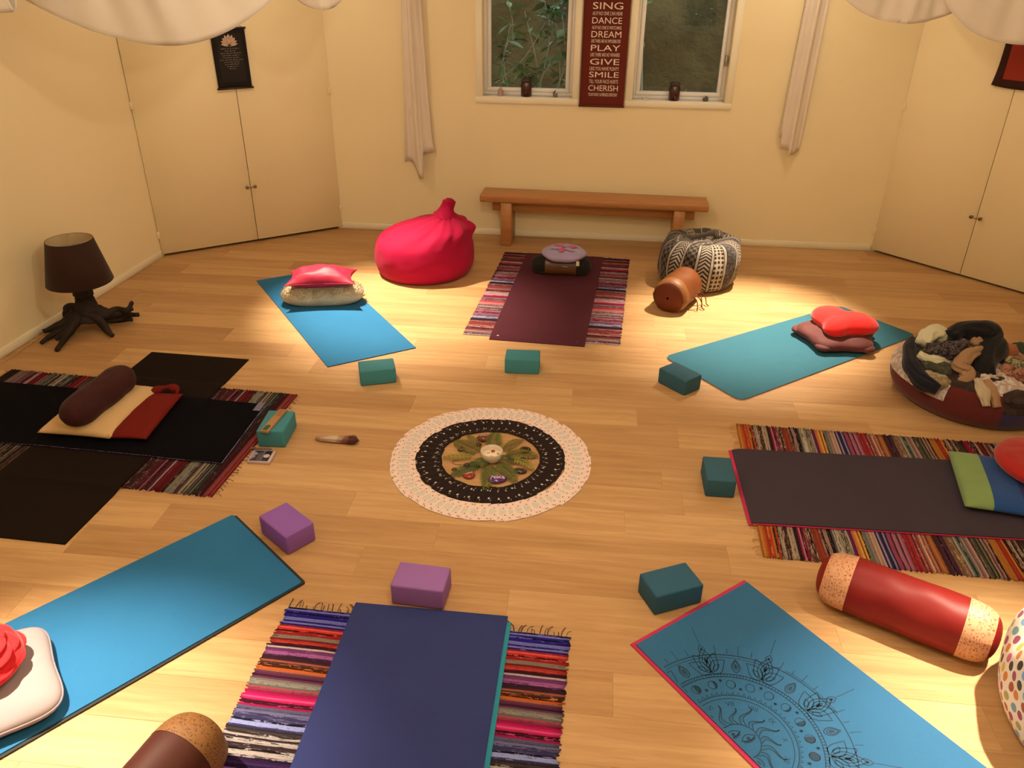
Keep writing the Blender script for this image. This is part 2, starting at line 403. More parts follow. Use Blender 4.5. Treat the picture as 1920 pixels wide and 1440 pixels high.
cupboard('cream double-door corner cupboard on the left with the black lotus hanging', P1, P2, .821, .022)
cupboard('cream double-door corner cupboard on the right with the dark red hanging', P3, P4, .790, .018)
# ------------------------------------------------------------------ lamps on the ceiling
M_can = plain('black_spot_housing', (.03, .03, .03, 1), .4, .5)
def emis(name, c, s):
    t = NT(name); t.p.inputs['Emission Color'].default_value = c + (1,); t.p.inputs['Emission Strength'].default_value = s
    t.p.inputs['Base Color'].default_value = (.8, .8, .8, 1); return t.m
M_bulb = emis('halogen_bulb', WARM, 30); M_globe = emis('ceiling_lamp_glass', WARM, 6)
for i, (pos, aim) in enumerate(SPOTS):
    lab = ('ceiling spotlight above the pink bean bag', 'ceiling spotlight above the heart cushions', 'ceiling spotlight above the grey cushion', 'ceiling spotlight above the dotted bean bag')[i]
    t = thing('ceiling_spotlight', lab, 'spotlight', pos, 0, 'ceiling spotlights')
    d = (Vector((*aim, 0)) - Vector(pos)).normalized(); q = d.to_track_quat('-Z', 'Y').to_matrix().to_4x4()
    o = lathe('housing', [(0, .09), (.035, .09), (.042, .08), (.045, -.02), (.040, -.02), (.038, .02), (0, .02)], 20, M_can, t); o.matrix_local = q
    o = lathe('bulb', [(0, -.004), (.02, -.002), (.034, .006), (.036, .016), (0, .017)], 16, M_bulb, t); o.matrix_local = q
    tube('stem', [(0, 0, .08), (0, 0, H - pos[2] - .012)], .008, M_can, t, 8)
    lathe('ceiling_rose', [(0, H - pos[2] - .001), (.05, H - pos[2] - .001), (.05, H - pos[2] - .016), (0, H - pos[2] - .018)], 20, M_can, t)
    L_ = bpy.data.lights.new('spot_light', 'SPOT'); L_.energy = SPOT_W; L_.color = WARM; L_.spot_size = R(46); L_.spot_blend = 1.0; L_.shadow_soft_size = .035
    lo = link(bpy.data.objects.new('spot_light', L_), t); lo.matrix_local = q @ Matrix.Translation((0, 0, -.04))
    L_ = bpy.data.lights.new('bulb_spill', 'POINT'); L_.energy = SPILL_W; L_.color = WARM; L_.shadow_soft_size = .03
    lo = link(bpy.data.objects.new('bulb_spill', L_), t); lo.matrix_local = q @ Matrix.Translation((0, 0, -.06))
for i, pos in enumerate(CEIL_LAMPS):
    t = thing('pendant_lamp', ('bare pendant bulb above the card mandala', 'added unseen bulb above the navy mat that lights the back wall')[i], 'lamp', pos)
    h_ = H - pos[2]
    lathe('ceiling_rose', [(0, h_ - .001), (.05, h_ - .001), (.05, h_ - .02), (0, h_ - .022)], 20, M_can, t); tube('flex', [(0, 0, .06), (0, 0, h_ - .02)], .004, M_can, t, 6)
    lathe('bulb_holder', [(0, .065), (.018, .06), (.020, .035), (.014, .030)], 16, M_can, t)
    L_ = bpy.data.lights.new('lamp_light', 'POINT'); L_.shadow_soft_size = .04; L_.energy = CEIL_W; L_.color = WARM
    lo = link(bpy.data.objects.new('lamp_light', L_), t); lo.location = (0, 0, -.01)

# ------------------------------------------------------------------ soft-shape builders
def pillow(name, a, b, ht, hb, mat, parent=None, n=22, pinch=.10, p_=.5, wr=.006, seed=0, loc=(0, 0, 0), rz=0, corner=2.0, bow=0.0, uvs=None):
    """four-cornered cushion, half sizes a,b, seam at height hb"""
    vs, fs, uv = [], [], []
    ca, sa = math.cos(rz), math.sin(rz)
    def pt(u, v, top):
        e = ((1 - abs(u) ** corner) * (1 - abs(v) ** corner)); e = max(0, e) ** p_
        x = a * u * (1 - pinch * (1 - v * v) * (abs(u) ** 2)); y = b * v * (1 - pinch * (1 - u * u) * (abs(v) ** 2))
        w = noise.noise(Vector((u * 2.3 + seed, v * 2.3, seed * .7))) * wr * e + noise.noise(Vector((u * 6 + seed, v * 6, seed))) * wr * .45 * e
        z = hb + (ht * e + w if top else -hb * min(1, e * 1.6)) + bow * (u * u + v * v)
        return Vector((loc[0] + x * ca - y * sa, loc[1] + x * sa + y * ca, loc[2] + max(z, .0005)))
    for top in (True, False):
        o_ = len(vs)
        for j in range(n + 1):
            for i in range(n + 1):
                s_ = lambda k: math.sin((k / n * 2 - 1) * PI / 2) * .75 + (k / n * 2 - 1) * .25
                u, v = s_(i), s_(j); vs.append(pt(u, v, top)); uv.append(((u + 1) / 2, (v + 1) / 2))
        for j in range(n):
            for i in range(n):
                k = o_ + j * (n + 1) + i; q = (k, k + 1, k + n + 2, k + n + 1); fs.append(q if top else q[::-1])
    o = G(name, vs, fs, mat, parent, True, uv)
    bm = bmesh.new(); bm.from_mesh(o.data); bmesh.ops.remove_doubles(bm, verts=bm.verts, dist=2e-4); bm.to_mesh(o.data); bm.free()
    return o
def pad(name, rfn, ht, hb, mat, parent=None, m=64, k=12, pw=2.2, wr=.004, seed=0, loc=(0, 0, 0), rz=0, dimple=0, zfn=None):
    """cushion from a polar outline"""
    def fn(u, v):
        th = 2 * PI * u; s_ = v * 2 - 1   # -1 bottom centre, 0 rim, 1 top centre
        rho = 1 - abs(s_) ** 1.6; rho = max(0, rho) if abs(s_) < 1 else 0
        r = rfn(th) * rho; x, y = r * math.cos(th), r * math.sin(th)
        e = (1 - rho ** pw) ** .5 if rho < 1 else 0
        w = (noise.noise(Vector((x * 11 + seed, y * 11, seed))) * wr + noise.noise(Vector((x * 30 + seed, y * 30, seed))) * wr * .4) * e
        z = hb + ht * e + w - dimple * max(0, 1 - rho * 2.2) ** 2 if s_ >= 0 else hb - hb * min(1, e * 1.25)
        if zfn: z += zfn(x, y, s_)
        x2 = x * math.cos(rz) - y * math.sin(rz); y2 = x * math.sin(rz) + y * math.cos(rz)
        return (loc[0] + x2, loc[1] + y2, loc[2] + max(.0004, z))
    return surf(name, fn, m, k * 2, mat, parent, True, (1, 1))
def bolster_part(name, x0, x1, L, Rr, mat, parent, nx=14, seg=36, off=0.0, sq=9, flat=.90, wr=.003, seed=0, uvs=(1, 1), gather=0):
    """piece of a bolster lying along local x, resting on z=0"""
    hl = L / 2
    def fn(u, v):
        x = x0 + (x1 - x0) * v; a = min(1, abs(x) / hl); r = Rr * max(0, 1 - a ** sq) ** .5 + (off if a < .995 else 0)
        th = 2 * PI * u
        w = noise.noise(Vector((x * 9 + seed, math.cos(th) * 1.2, math.sin(th) * 1.2))) * wr
        if gather: w += gather * math.sin(th * 17 + seed) * max(0, (a - .6)) * 2
        r += w if a < .99 else 0
        y, z = r * math.cos(th), r * math.sin(th)
        zb = -Rr * flat; z = max(z, zb - off * .0)
        return (x, y * (1.0 + .04 * (z < 0)), z - zb + .0005)
    return surf(name, fn, seg, nx, mat, parent, True, uvs)
def bag(name, prof, mat, parent=None, seg=72, lean=None, folds=(), wr=.01, seed=0, uvs=(1, 1), sx=1, sy=1, rot=0):
    """bean-bag skin: prof list of (r,z); lean(z)->(dx,dy); folds list of (count, amp, z0, z1, phase)"""
    P = catmull([(a, b, 0) for a, b in prof], 6); n_ = len(P) - 1
    zt = max(q.y for q in P)
    def fn(u, v):
        q = P[min(n_, round(v * n_))]; th = 2 * PI * u + rot; r, z = max(0, q.x), q.y
        k = 0
        for c_, a_, z0, z1, ph in folds:
            k += a_ * smooth01((z - z0) / (z1 - z0)) * math.sin(c_ * th + ph + z * 5)
        p3 = Vector((math.cos(th) * 1.6 + seed, math.sin(th) * 1.6, z * 5)); w = noise.noise(p3) * wr + noise.noise(p3 * 2.7) * wr * .45
        side = smooth01(z / .03)
        r = max(0, r + (k * r + w * (1 if r > .02 else 0)) * side)
        dx, dy = lean(z) if lean else (0, 0)
        return (r * math.cos(th) * sx + dx, r * math.sin(th) * sy + dy, max(.0006, z))
    return surf(name, fn, seg, n_, mat, parent, True, uvs)
def slab(name, corners, th, mats, parent=None, z=0.0, rad=0.0, zfn=None, loc=None):
    """flat mat from 4 corners (any order round), optional rounded corners, or draped by zfn"""
    cs = [Vector((a, b, 0)) for a, b in corners]
    c0 = sum(cs, Vector()) / 4
    if zfn is None:
        out = []
        for i in range(4):
            p_, q, r_ = cs[i - 1], cs[i], cs[(i + 1) % 4]
            if rad <= 0: out.append(q); continue
            a, b = (p_ - q).normalized(), (r_ - q).normalized(); A, B = q + a * rad, q + b * rad
            for k in range(6): t = k / 5; out.append(A * (1 - t) ** 2 + q * 2 * t * (1 - t) + B * t * t)
        n_ = len(out); vs = [(v.x, v.y, z + th) for v in out] + [(v.x, v.y, z) for v in out]
        fs = [tuple(range(n_)), tuple(range(n_, 2 * n_))[::-1]] + [(i, n_ + i, n_ + (i + 1) % n_, (i + 1) % n_) for i in range(n_)]
        o = G(name, vs, fs, mats, parent, False, None, [0, 1 if len(mats) > 1 else 0] + [1 if len(mats) > 1 else 0] * n_)
        bm = bmesh.new(); bm.from_mesh(o.data); bmesh.ops.recalc_face_normals(bm, faces=bm.faces); bm.to_mesh(o.data); bm.free()
        return o
    nx, ny = 26, 56
    A, B, Cc, D = cs; vs, fs, mi = [], [], []
    if (B - A).length > (D - A).length: nx, ny = ny, nx
    def pt(i, j): u, v = i / nx, j / ny; return (A * (1 - u) + B * u) * (1 - v) + (D * (1 - u) + Cc * u) * v
    for top in (1, 0):
        for j in range(ny + 1):
            for i in range(nx + 1):
                q = pt(i, j); vs.append((q.x, q.y, zfn(q.x, q.y) + th * top))
    N = (nx + 1) * (ny + 1); idx = lambda i, j: j * (nx + 1) + i
    for j in range(ny):
        for i in range(nx):
            q = (idx(i, j), idx(i + 1, j), idx(i + 1, j + 1), idx(i, j + 1)); fs.append(q); mi.append(0); fs.append(tuple(k + N for k in q[::-1])); mi.append(min(1, len(mats) - 1))
    rim = [idx(i, 0) for i in range(nx + 1)] + [idx(nx, j) for j in range(1, ny + 1)] + [idx(i, ny) for i in range(nx - 1, -1, -1)] + [idx(0, j) for j in range(ny - 1, 0, -1)]
    for k in range(len(rim)):
        a, b = rim[k], rim[(k + 1) % len(rim)]; fs.append((a, a + N, b + N, b)); mi.append(min(1, len(mats) - 1))
    o = G(name, vs, fs, mats, parent, False, None, mi)
    bm = bmesh.new(); bm.from_mesh(o.data); bmesh.ops.recalc_face_normals(bm, faces=bm.faces); bm.to_mesh(o.data); bm.free()
    return o
def qsd(x, y, quad):
    """signed distance inside a convex quad"""
    s_ = 0; n_ = len(quad); ar = sum(quad[i][0] * quad[(i + 1) % n_][1] - quad[(i + 1) % n_][0] * quad[i][1] for i in range(n_)); sg = 1 if ar > 0 else -1
    m = 1e9
    for i in range(n_):
        a, b = quad[i], quad[(i + 1) % n_]; ex, ey = b[0] - a[0], b[1] - a[1]; m = min(m, sg * (ex * (y - a[1]) - ey * (x - a[0])) / math.hypot(ex, ey))
    return m

# ------------------------------------------------------------------ rag rugs
def rug_mat(name):
    t = NT(name); a = t.n('ShaderNodeAttribute', attribute_name='rag'); b = t.n('ShaderNodeAttribute', attribute_name='rag2'); uv = t.coord('UV')
    s1 = t.noise(t.map(uv, (14, 330, 1)), 1, 3, .6, .4); s2 = t.noise(t.map(uv, (40, 120, 1)), 1, 3, .6, .8)
    f = t.math('GREATER_THAN', t.math('ADD', t.math('MULTIPLY', s1, .65), t.math('MULTIPLY', s2, .35)), t.math('SUBTRACT', .86, t.math('MULTIPLY', b.outputs['Alpha'], .6)))
    col = t.mix(f, a.outputs['Color'], b.outputs['Color'])
    col = t.mix(t.math('MULTIPLY', t.math('GREATER_THAN', t.noise(t.map(uv, (90, 420, 1)), 1, 2), .64), .55), col, (.03, .02, .02, 1))
    t.bump(t.math('ADD', s1, t.noise(t.map(uv, (120, 300, 1)), 1, 3)), .9, .003); return t.fin(col, .95, 0, .1)
M_rug = rug_mat('woven_rags')
def rug(label, corners, bands, seed, fr0, fr1, E=1.0, wob=.006):
    """corners: start-left, start-right, end-right, end-left; bands run across, listed from the start; (cm, colour, second colour, share)"""
    root = thing('rag_rug', label, 'rug'); rg = random.Random(seed)
    A, B, Cc, D = [Vector((a, b, 0)) for a, b in corners]; Lg = ((D - A).length + (Cc - B).length) / 2; Wd = (B - A).length
    rows = []; i = 0; pos = 0
    row_h = .0085
    while pos < Lg:
        cm, c1, c2, sh = bands[i % len(bands)]; i += 1
        k = max(1, round(cm / 100 / row_h))
        for q in range(k):
            r_ = rg.random(); j_ = rg.uniform(.78, 1.12); jc = lambda c: tuple(max(4, min(240, v * j_)) for v in c)
            if r_ < .24: rows.append((jc(c2), jc(c1), sh))
            elif r_ < .40: rows.append((tuple(v * .35 for v in c1), c2, .5))
            else: rows.append((jc(c1), c2, min(.8, sh * rg.uniform(.6, 1.5))))
        pos += k * row_h
    nr = len(rows); nw = 26; vs, uv, fs, ca, cb = [], [], [], [], []
    for j in range(nr * 2 + 1):
        v = j / (nr * 2); ridge = .0088 if j % 2 else .0045
        eL = rg.uniform(-.009, .009); eR = rg.uniform(-.009, .009)
        for i in range(nw + 1):
            u = i / nw; ue = u + (eL * (1 - u) ** 8 + eR * u ** 8) / Wd
            vw = v + (noise.noise(Vector((u * 3.5 + seed, v * 9, seed))) * wob + noise.noise(Vector((u * 12, v * 40, seed))) * wob * .35) / Lg * min(1, 12 * v, 12 * (1 - v))
            q = (A * (1 - ue) + B * ue) * (1 - vw) + (D * (1 - ue) + Cc * ue) * vw
            z = ridge + .0012 * noise.noise(Vector((u * 22, v * 60, seed)));
            vs.append((q.x, q.y, z)); uv.append((u * Wd, v * Lg))
    for j in range(nr * 2):
        c1, c2, sh = rows[j // 2]
        for i in range(nw):
            k = j * (nw + 1) + i; fs.append((k, k + 1, k + nw + 2, k + nw + 1)); ca.append(ob(*c1, E * 1.35)); cb.append(ob(*c2, E * 1.35)[:3] + (sh,))
    n0 = len(vs); rim = [i for i in range(nw + 1)] + [j * (nw + 1) + nw for j in range(1, nr * 2 + 1)] + [nr * 2 * (nw + 1) + i for i in range(nw - 1, -1, -1)] + [j * (nw + 1) for j in range(nr * 2 - 1, 0, -1)]
    for k in rim: vs.append((vs[k][0], vs[k][1], .0008)); uv.append(uv[k])
    for k in range(len(rim)):
        a, b = k, (k + 1) % len(rim); fs.append((rim[a], n0 + a, n0 + b, rim[b])); jr = min(nr - 1, rim[a] // (nw + 1) // 2); c1, c2, sh = rows[jr]; ca.append(ob(*c1, E * 1.35)); cb.append(ob(*c2, E * 1.35)[:3] + (sh,))
    me = bpy.data.meshes.new('weave'); me.from_pydata(vs, [], fs); me.materials.append(M_rug)
    ul = me.uv_layers.new(name='UVMap')
    for lp in me.loops: ul.data[lp.index].uv = uv[lp.vertex_index]
    for nm, cc in (('rag', ca), ('rag2', cb)):
        at = me.color_attributes.new(nm, 'FLOAT_COLOR', 'CORNER'); fl = []
        for p_ in me.polygons:
            for _ in p_.vertices: fl += cc[p_.index]
        at.data.foreach_set('color', fl)
    me.polygons.foreach_set('use_smooth', [True] * len(me.polygons)); link(bpy.data.objects.new('weave', me), root)
    for side, fr in ((0, fr0), (1, fr1)):
        if not fr: continue
        cnt, ln, cols = fr; parts = []
        S0, S1 = (A, B) if side == 0 else (D, Cc); outd = ((A - D) if side == 0 else (D - A)).normalized(); al = (S1 - S0).normalized()
        for k in range(cnt):
            u = (k + rg.uniform(.1, .9)) / cnt; q = S0.lerp(S1, u); l_ = ln * rg.uniform(.35, 1.25); sw = rg.uniform(-.5, .5) * l_
            zz = rg.uniform(.003, .008)
            pts = [q - outd * .006 + Vector((0, 0, .006)), q + outd * l_ * .4 + al * sw * .2 + Vector((0, 0, zz + rg.uniform(0, .006))), q + outd * l_ * .75 + al * sw * .7 + Vector((0, 0, zz)), q + outd * l_ * .95 + al * sw * 1.3 + Vector((0, 0, .0025))]
            parts.append(tube_data(catmull(pts, 2), rg.uniform(.0010, .0020), 4))
        v_, f_, u_ = merge(parts); fo = G('fringe', v_, f_, cloth('fringe_yarn', ob(*cols, E), .95), root, True); fo['kind'] = 'stuff'
    return root
RB = [(-.068, 6.602), (.984, 6.448), (.715, 4.785), (-.335, 4.93)]
B_back = [(4, (40, 30, 55), (60, 30, 40), .3), (3, (150, 75, 60), (190, 120, 90), .5), (4, (120, 35, 30), (160, 60, 50), .4), (3, (195, 130, 105), (150, 60, 55), .4), (5, (110, 35, 32), (150, 80, 70), .5), (3, (200, 140, 115), (120, 40, 40), .3), (4, (140, 60, 60), (195, 150, 135), .5),
          (3, (185, 30, 50), (140, 30, 40), .3), (2, (55, 30, 35), (150, 120, 115), .3), (5, (170, 120, 110), (110, 50, 50), .6), (3, (190, 55, 60), (200, 120, 110), .4), (5, (205, 120, 100), (150, 60, 50), .4), (4, (180, 150, 130), (130, 70, 65), .5), (3, (115, 40, 35), (170, 110, 100), .5),
          (4, (150, 70, 70), (190, 140, 130), .5), (4, (130, 40, 40), (180, 100, 90), .4), (5, (165, 110, 125), (130, 60, 75), .5), (3, (110, 45, 50), (190, 170, 160), .5)]
rug('red and pink striped rag rug under the burgundy mat by the bench', RB, B_back, 11, (26, .035, (120, 70, 60)), (40, .022, (190, 150, 130)), 1.0)
RL = [(-1.262, 4.062), (-1.432, 3.07), (-3.27, 3.33), (-3.10, 4.335)]
B_left = [(5, (110, 25, 20), (150, 60, 50), .3), (4, (60, 22, 20), (120, 80, 70), .4), (4, (50, 42, 30), (120, 110, 90), .4), (5, (165, 135, 100), (120, 90, 65), .4), (3, (65, 40, 30), (140, 120, 100), .4), (4, (70, 60, 45), (130, 110, 80), .5), (2, (160, 115, 100), (80, 25, 22), .4),
          (5, (105, 22, 22), (150, 110, 100), .3), (2, (160, 130, 120), (100, 40, 35), .3), (6, (95, 22, 22), (140, 90, 85), .3), (3, (130, 100, 85), (80, 30, 28), .5), (5, (60, 28, 25), (130, 90, 70), .4), (6, (95, 62, 42), (50, 30, 22), .5), (3, (140, 110, 90), (70, 40, 32), .4), (5, (75, 50, 35), (120, 90, 60), .5), (4, (48, 30, 24), (110, 85, 65), .4)]
rug('dark maroon and brown striped rag rug under the crossed black mats', RL, B_left, 23, (40, .04, (60, 30, 26)), (20, .03, (45, 30, 25)), .85)
RR = [(1.105, 2.685), (1.253, 3.790), (3.01, 3.565), (2.86, 2.46)]
B_right = [(3, (205, 115, 40), (190, 70, 30), .4), (5, (190, 55, 30), (215, 130, 50), .4), (3, (90, 45, 30), (190, 150, 110), .5), (4, (180, 140, 100), (80, 40, 30), .5), (2, (60, 35, 30), (150, 110, 90), .3), (3, (175, 30, 50), (200, 110, 110), .3), (3, (120, 55, 40), (200, 160, 120), .5), (3, (190, 70, 40), (120, 40, 30), .4), (4, (95, 45, 32), (170, 120, 90), .5),
           (2, (55, 45, 55), (90, 70, 60), .3), (3, (190, 160, 120), (110, 80, 60), .4), (3, (85, 45, 40), (180, 150, 110), .5), (2, (110, 40, 75), (80, 30, 60), .3), (5, (205, 85, 35), (225, 150, 60), .4), (2, (130, 130, 105), (100, 100, 85), .3), (4, (195, 140, 105), (150, 90, 80), .3), (5, (52, 38, 72), (160, 130, 120), .3), (7, (200, 110, 110), (180, 70, 80), .25), (3, (170, 40, 40), (200, 120, 100), .4), (4, (190, 130, 95), (180, 50, 45), .5), (3, (160, 60, 45), (210, 150, 100), .4), (3, (200, 110, 50), (150, 60, 40), .4), (4, (80, 38, 45), (150, 100, 80), .3), (4, (195, 155, 95), (130, 80, 55), .5), (3, (120, 120, 95), (180, 150, 120), .3), (4, (200, 130, 105), (130, 120, 90), .4), (4, (150, 120, 80), (80, 70, 45), .5), (3, (120, 60, 50), (180, 130, 95), .5)]
rug('orange red and multicolour striped rag rug under the charcoal mat on the right', RR, B_right, 37, (60, .035, (190, 120, 60)), None, 1.0)
RS = [(-.885, 2.352), (.232, 2.208), (.010, .485), (-1.10, .640)]
B_front = [(9, (42, 30, 105), (120, 105, 150), .35), (5, (185, 38, 32), (215, 80, 60), .35), (2, (150, 120, 90), (110, 80, 60), .4), (3, (190, 55, 40), (130, 30, 30), .4), (2, (190, 150, 130), (70, 30, 35), .3), (4, (165, 85, 115), (110, 50, 80), .4), (2, (60, 28, 35), (100, 60, 60), .3), (2, (200, 140, 95), (170, 80, 50), .3), (3, (205, 85, 32), (225, 120, 60), .3), (3, (75, 28, 52), (110, 50, 60), .4), (3, (140, 120, 95), (110, 90, 75), .4), (2, (175, 70, 70), (110, 40, 50), .4), (7, (195, 28, 72), (215, 70, 100), .3), (5, (110, 95, 110), (60, 48, 70), .5), (3, (66, 60, 95), (150, 140, 160), .4), (7, (190, 160, 135), (55, 35, 32), .75), (4, (60, 38, 36), (185, 155, 130), .6), (4, (95, 48, 105), (60, 30, 60), .35), (3, (190, 115, 145), (140, 70, 110), .4), (4, (195, 80, 60), (180, 110, 90), .4), (3, (36, 24, 24), (70, 50, 45), .2), (6, (185, 160, 150), (60, 40, 40), .65), (4, (175, 110, 80), (70, 40, 35), .7), (4, (170, 38, 40), (190, 80, 70), .35), (3, (62, 42, 100), (150, 130, 150), .35), (3, (150, 45, 80), (90, 35, 65), .4)]
rug('blue magenta and multicolour striped rag rug under the navy mat in front', RS, B_front, 41, (64, .045, (64, 34, 40)), None, 1.0)

# ------------------------------------------------------------------ yoga mats
RZ = .0095
def zrug(q):
    return lambda x, y: .0006 + RZ * smooth01((qsd(x, y, q) + .055) / .045)
def mat_thing(label, corners, th, top, side, **kw):
    root = thing('yoga_mat', label, 'yoga mat'); slab('mat_sheet', corners, th, [top, side], root, **kw); return root
M_teal = matmat('teal_blue_mat', (.030, .165, .35, 1), (.025, .14, .31, 1)); M_tealside = foam('teal_mat_edge', (.02, .035, .05, 1))
mat_thing('teal blue yoga mat with the pink pillow on sheepskin', [(-2.025, 5.873), (-1.161, 4.421), (-.637, 4.708), (-1.501, 6.16)], .005, M_teal, M_tealside, z=.0006)
M_burg = matmat('burgundy_mat', ob(78, 34, 34, .9), ob(70, 28, 30, .9))
bm_ = mat_thing('plain burgundy yoga mat holding the black roll cushion', [(.117, 6.567), (.769, 6.481), (.48, 4.753), (-.158, 4.851)], .004, M_burg, foam('burgundy_edge', ob(60, 24, 26)), zfn=zrug(RB))
lathe('printed_logo', [(0, .0003), (.008, .0003)], 10, plain('logo_print', (.6, .45, .4, 1)), bm_, (-.10, 4.89, .0147))
M_green = matmat('sea_green_mat', (.042, .150, .215, 1), (.036, .13, .19, 1)); M_peach = foam('peach_mat_edge', ob(190, 120, 90))
gm = mat_thing('sea green yoga mat with rounded corners under the heart cushions', [(.985, 4.612), (2.432, 5.495), (2.790, 4.985), (1.342, 4.045)], .004, M_green, M_green, z=.0046, rad=.06)
slab('underside_layer', [(.985, 4.612), (2.432, 5.495), (2.790, 4.985), (1.342, 4.045)], .004, [M_peach], gm, z=.0006, rad=.06)
M_char = matmat('charcoal_mat', ob(66, 50, 48, 1.0), ob(58, 43, 43, 1.0)); M_pinkm = foam('crimson_mat_foam', ob(185, 38, 62))
cm_ = mat_thing('charcoal yoga mat with crimson underside on the orange rug', [(1.166, 3.52), (1.109, 2.903), (2.834, 2.768), (2.884, 3.385)], .004, M_char, M_char, zfn=lambda x, y: zrug(RR)(x, y) + .0050)
slab('crimson_underside', [(1.150, 3.522), (1.095, 2.898), (2.828, 2.765), (2.880, 3.388)], .0033, [M_pinkm], cm_, zfn=zrug(RR))
M_blue = matmat('bright_blue_mat', (.028, .155, .34, 1), (.023, .13, .30, 1)); M_blkf = foam('black_mat_foam', (.02, .022, .022, 1))
em = mat_thing('bright blue yoga mat with black underside holding the grey cushion', [(-1.287, 2.927), (-.862, 2.487), (-2.07, 1.243), (-2.505, 1.67)], .004, M_blue, M_blue, z=.0066, rad=.012)
slab('black_underside', [(-1.274, 2.93), (-.846, 2.490), (-2.062, 1.228), (-2.51, 1.662)], .006, [M_blkf], em, z=.0006, rad=.015)
M_navy = matmat('navy_mat', (.034, .046, .165, 1), (.027, .036, .135, 1), ribs=700)
nm_ = mat_thing('navy blue yoga mat laid on a teal one in front', [(-.617, 2.374), (-.006, 2.308), (-.188, .588), (-.80, .654)], .005, M_navy, foam('navy_edge', (.02, .025, .07, 1)), zfn=lambda x, y: zrug(RS)(x, y) + .0055)
tm = mat_thing('thin teal yoga mat peeking out under the navy one', [(-.606, 2.345), (.008, 2.278), (-.173, .56), (-.79, .626)], .005, matmat('teal_under_mat', (.03, .24, .34, 1)), matmat('teal_under_edge', (.03, .24, .34, 1)), zfn=zrug(RS))
M_petrol = matmat('petrol_blue_mat', (.036, .138, .29, 1), (.030, .118, .25, 1), ribs=900)
pm = mat_thing('petrol blue yoga mat printed with a sun and moon mandala', [(.992, 2.519), (.482, 2.171), (1.442, .711), (1.955, 1.058)], .004, M_petrol, foam('petrol_edge', (.02, .07, .12, 1)), z=.0050)
slab('pink_underside', [(.985, 2.535), (.462, 2.176), (1.425, .70), (1.95, 1.05)], .0044, [M_pinkm], pm, z=.0006)
QI = [(-2.338, 4.602), (-1.681, 4.512), (-1.959, 2.713), (-2.616, 2.803)]
M_black = matmat('black_brown_mat', (.012, .0075, .0062, 1), (.009, .006, .005, 1))
mat_thing('dark charcoal brown yoga mat crossing underneath the black mat', QI, .0045, M_black, M_black, zfn=zrug(RL))
QH = [(-1.409, 3.932), (-1.470, 3.333), (-3.20, 3.576), (-3.14, 4.172)]
M_blk2 = matmat('midnight_black_mat', (.0022, .0022, .0045, 1), (.0018, .0018, .0035, 1))
zH = lambda x, y: zrug(RL)(x, y) + .0047 * smooth01((qsd(x, y, QI) + .05) / .04) + .0006
hm = mat_thing('midnight black yoga mat with lilac patterned edge on the left', QH, .005, M_blk2, M_blk2, zfn=zH)
# lilac patterned binding seen along the near long edge and the short end
def binding(a, b, w, name='patterned_border'):
    a, b = Vector((*a, 0)), Vector((*b, 0)); d = (b - a).normalized(); n_ = Vector((d.y, -d.x, 0)); vs, fs, uv = [], [], []
    for k in range(41):
        q = a.lerp(b, k / 40); z = zH(q.x, q.y)
        for s_, zz in ((-.002, .0052), (w, .0040), (w, .0002)): r_ = q + n_ * s_; vs.append((r_.x, r_.y, z + zz)); uv.append((k / 40 * (b - a).length, s_))
    for k in range(40):
        for i in range(2): fs.append((k * 3 + i, k * 3 + i + 1, k * 3 + i + 4, k * 3 + i + 3))
    return G(name, vs, fs, M_lil, hm, True, uv)
t = NT('lilac_batik_print'); v = t.coord('UV'); f = t.math('GREATER_THAN', t.noise(v, 60, 4, .6, 2), .5); M_lil = t.fin(t.mix(f, ob(60, 38, 58), ob(160, 125, 150)), .8)
binding(QH[0], QH[1], .02)
binding(QH[1], QH[2], .008, 'binding')
tg = box('mat_tag', (-.02, -.045, 0), (.02, .045, .002), plain('grey_tag', ob(110, 95, 100), .6), hm); tg.location = (-1.44, 3.90, zH(-1.44, 3.90) + .0055); tg.rotation_euler = (0, 0, R(84) - PI / 2)

# sun and moon print on the petrol mat: flat ribbons in a paper-thin layer
M_print = plain('dark_ink_print', (.012, .042, .085, 1), .6, .2)
pv, pf_ = [], []
PC = Vector((.778, 1.755))   # centre of the printed mandala on the mat
WARP = [(0, 0), (.118, .066), (.245, .152), (.287, .188), (.395, .268), (.415, .281), (.505, .371), (.66, .515)]
def wp(q):
    r = q.length
    for (a, b), (c, d) in zip(WARP, WARP[1:]):
        if r <= c: return q * ((b + (d - b) * (r - a) / (c - a)) / r) if r > 1e-6 else q
    return q * (.515 / r)
md = Vector((.522, .348)).normalized()
ZP = .0094
MATQ = [(.992, 2.519), (.482, 2.171), (1.442, .711), (1.955, 1.058)]
def pin(q): return qsd(q.x, q.y, MATQ) > .006
def stroke(pts, w=.004, closed=False):
    pts = [wp(Vector((p_[0], p_[1]))) for p_ in pts]; w *= 1.05
    if closed: pts = pts + [pts[0]]
    prev = None
    for i, q in enumerate(pts):
        d = (pts[min(i + 1, len(pts) - 1)] - pts[max(i - 1, 0)])
        if d.length < 1e-9: continue
        d.normalize(); n_ = Vector((-d.y, d.x)) * w / 2
        if not pin(PC + q): prev = None; continue
        a = len(pv); pv.extend([(PC.x + q.x + n_.x, PC.y + q.y + n_.y, ZP), (PC.x + q.x - n_.x, PC.y + q.y - n_.y, ZP)])
        if prev is not None: pf_.append((prev, prev + 1, a + 1, a))
        prev = a
def fill(pts):
    pts = [wp(Vector((p_[0], p_[1]))) for p_ in pts]
    if not all(pin(PC + q) for q in pts): return
    a = len(pv); pv.extend([(PC.x + q.x, PC.y + q.y, ZP) for q in pts]); pf_.append(tuple(range(a, a + len(pts))))
def pol(r, th): return Vector((r * math.cos(th), r * math.sin(th)))
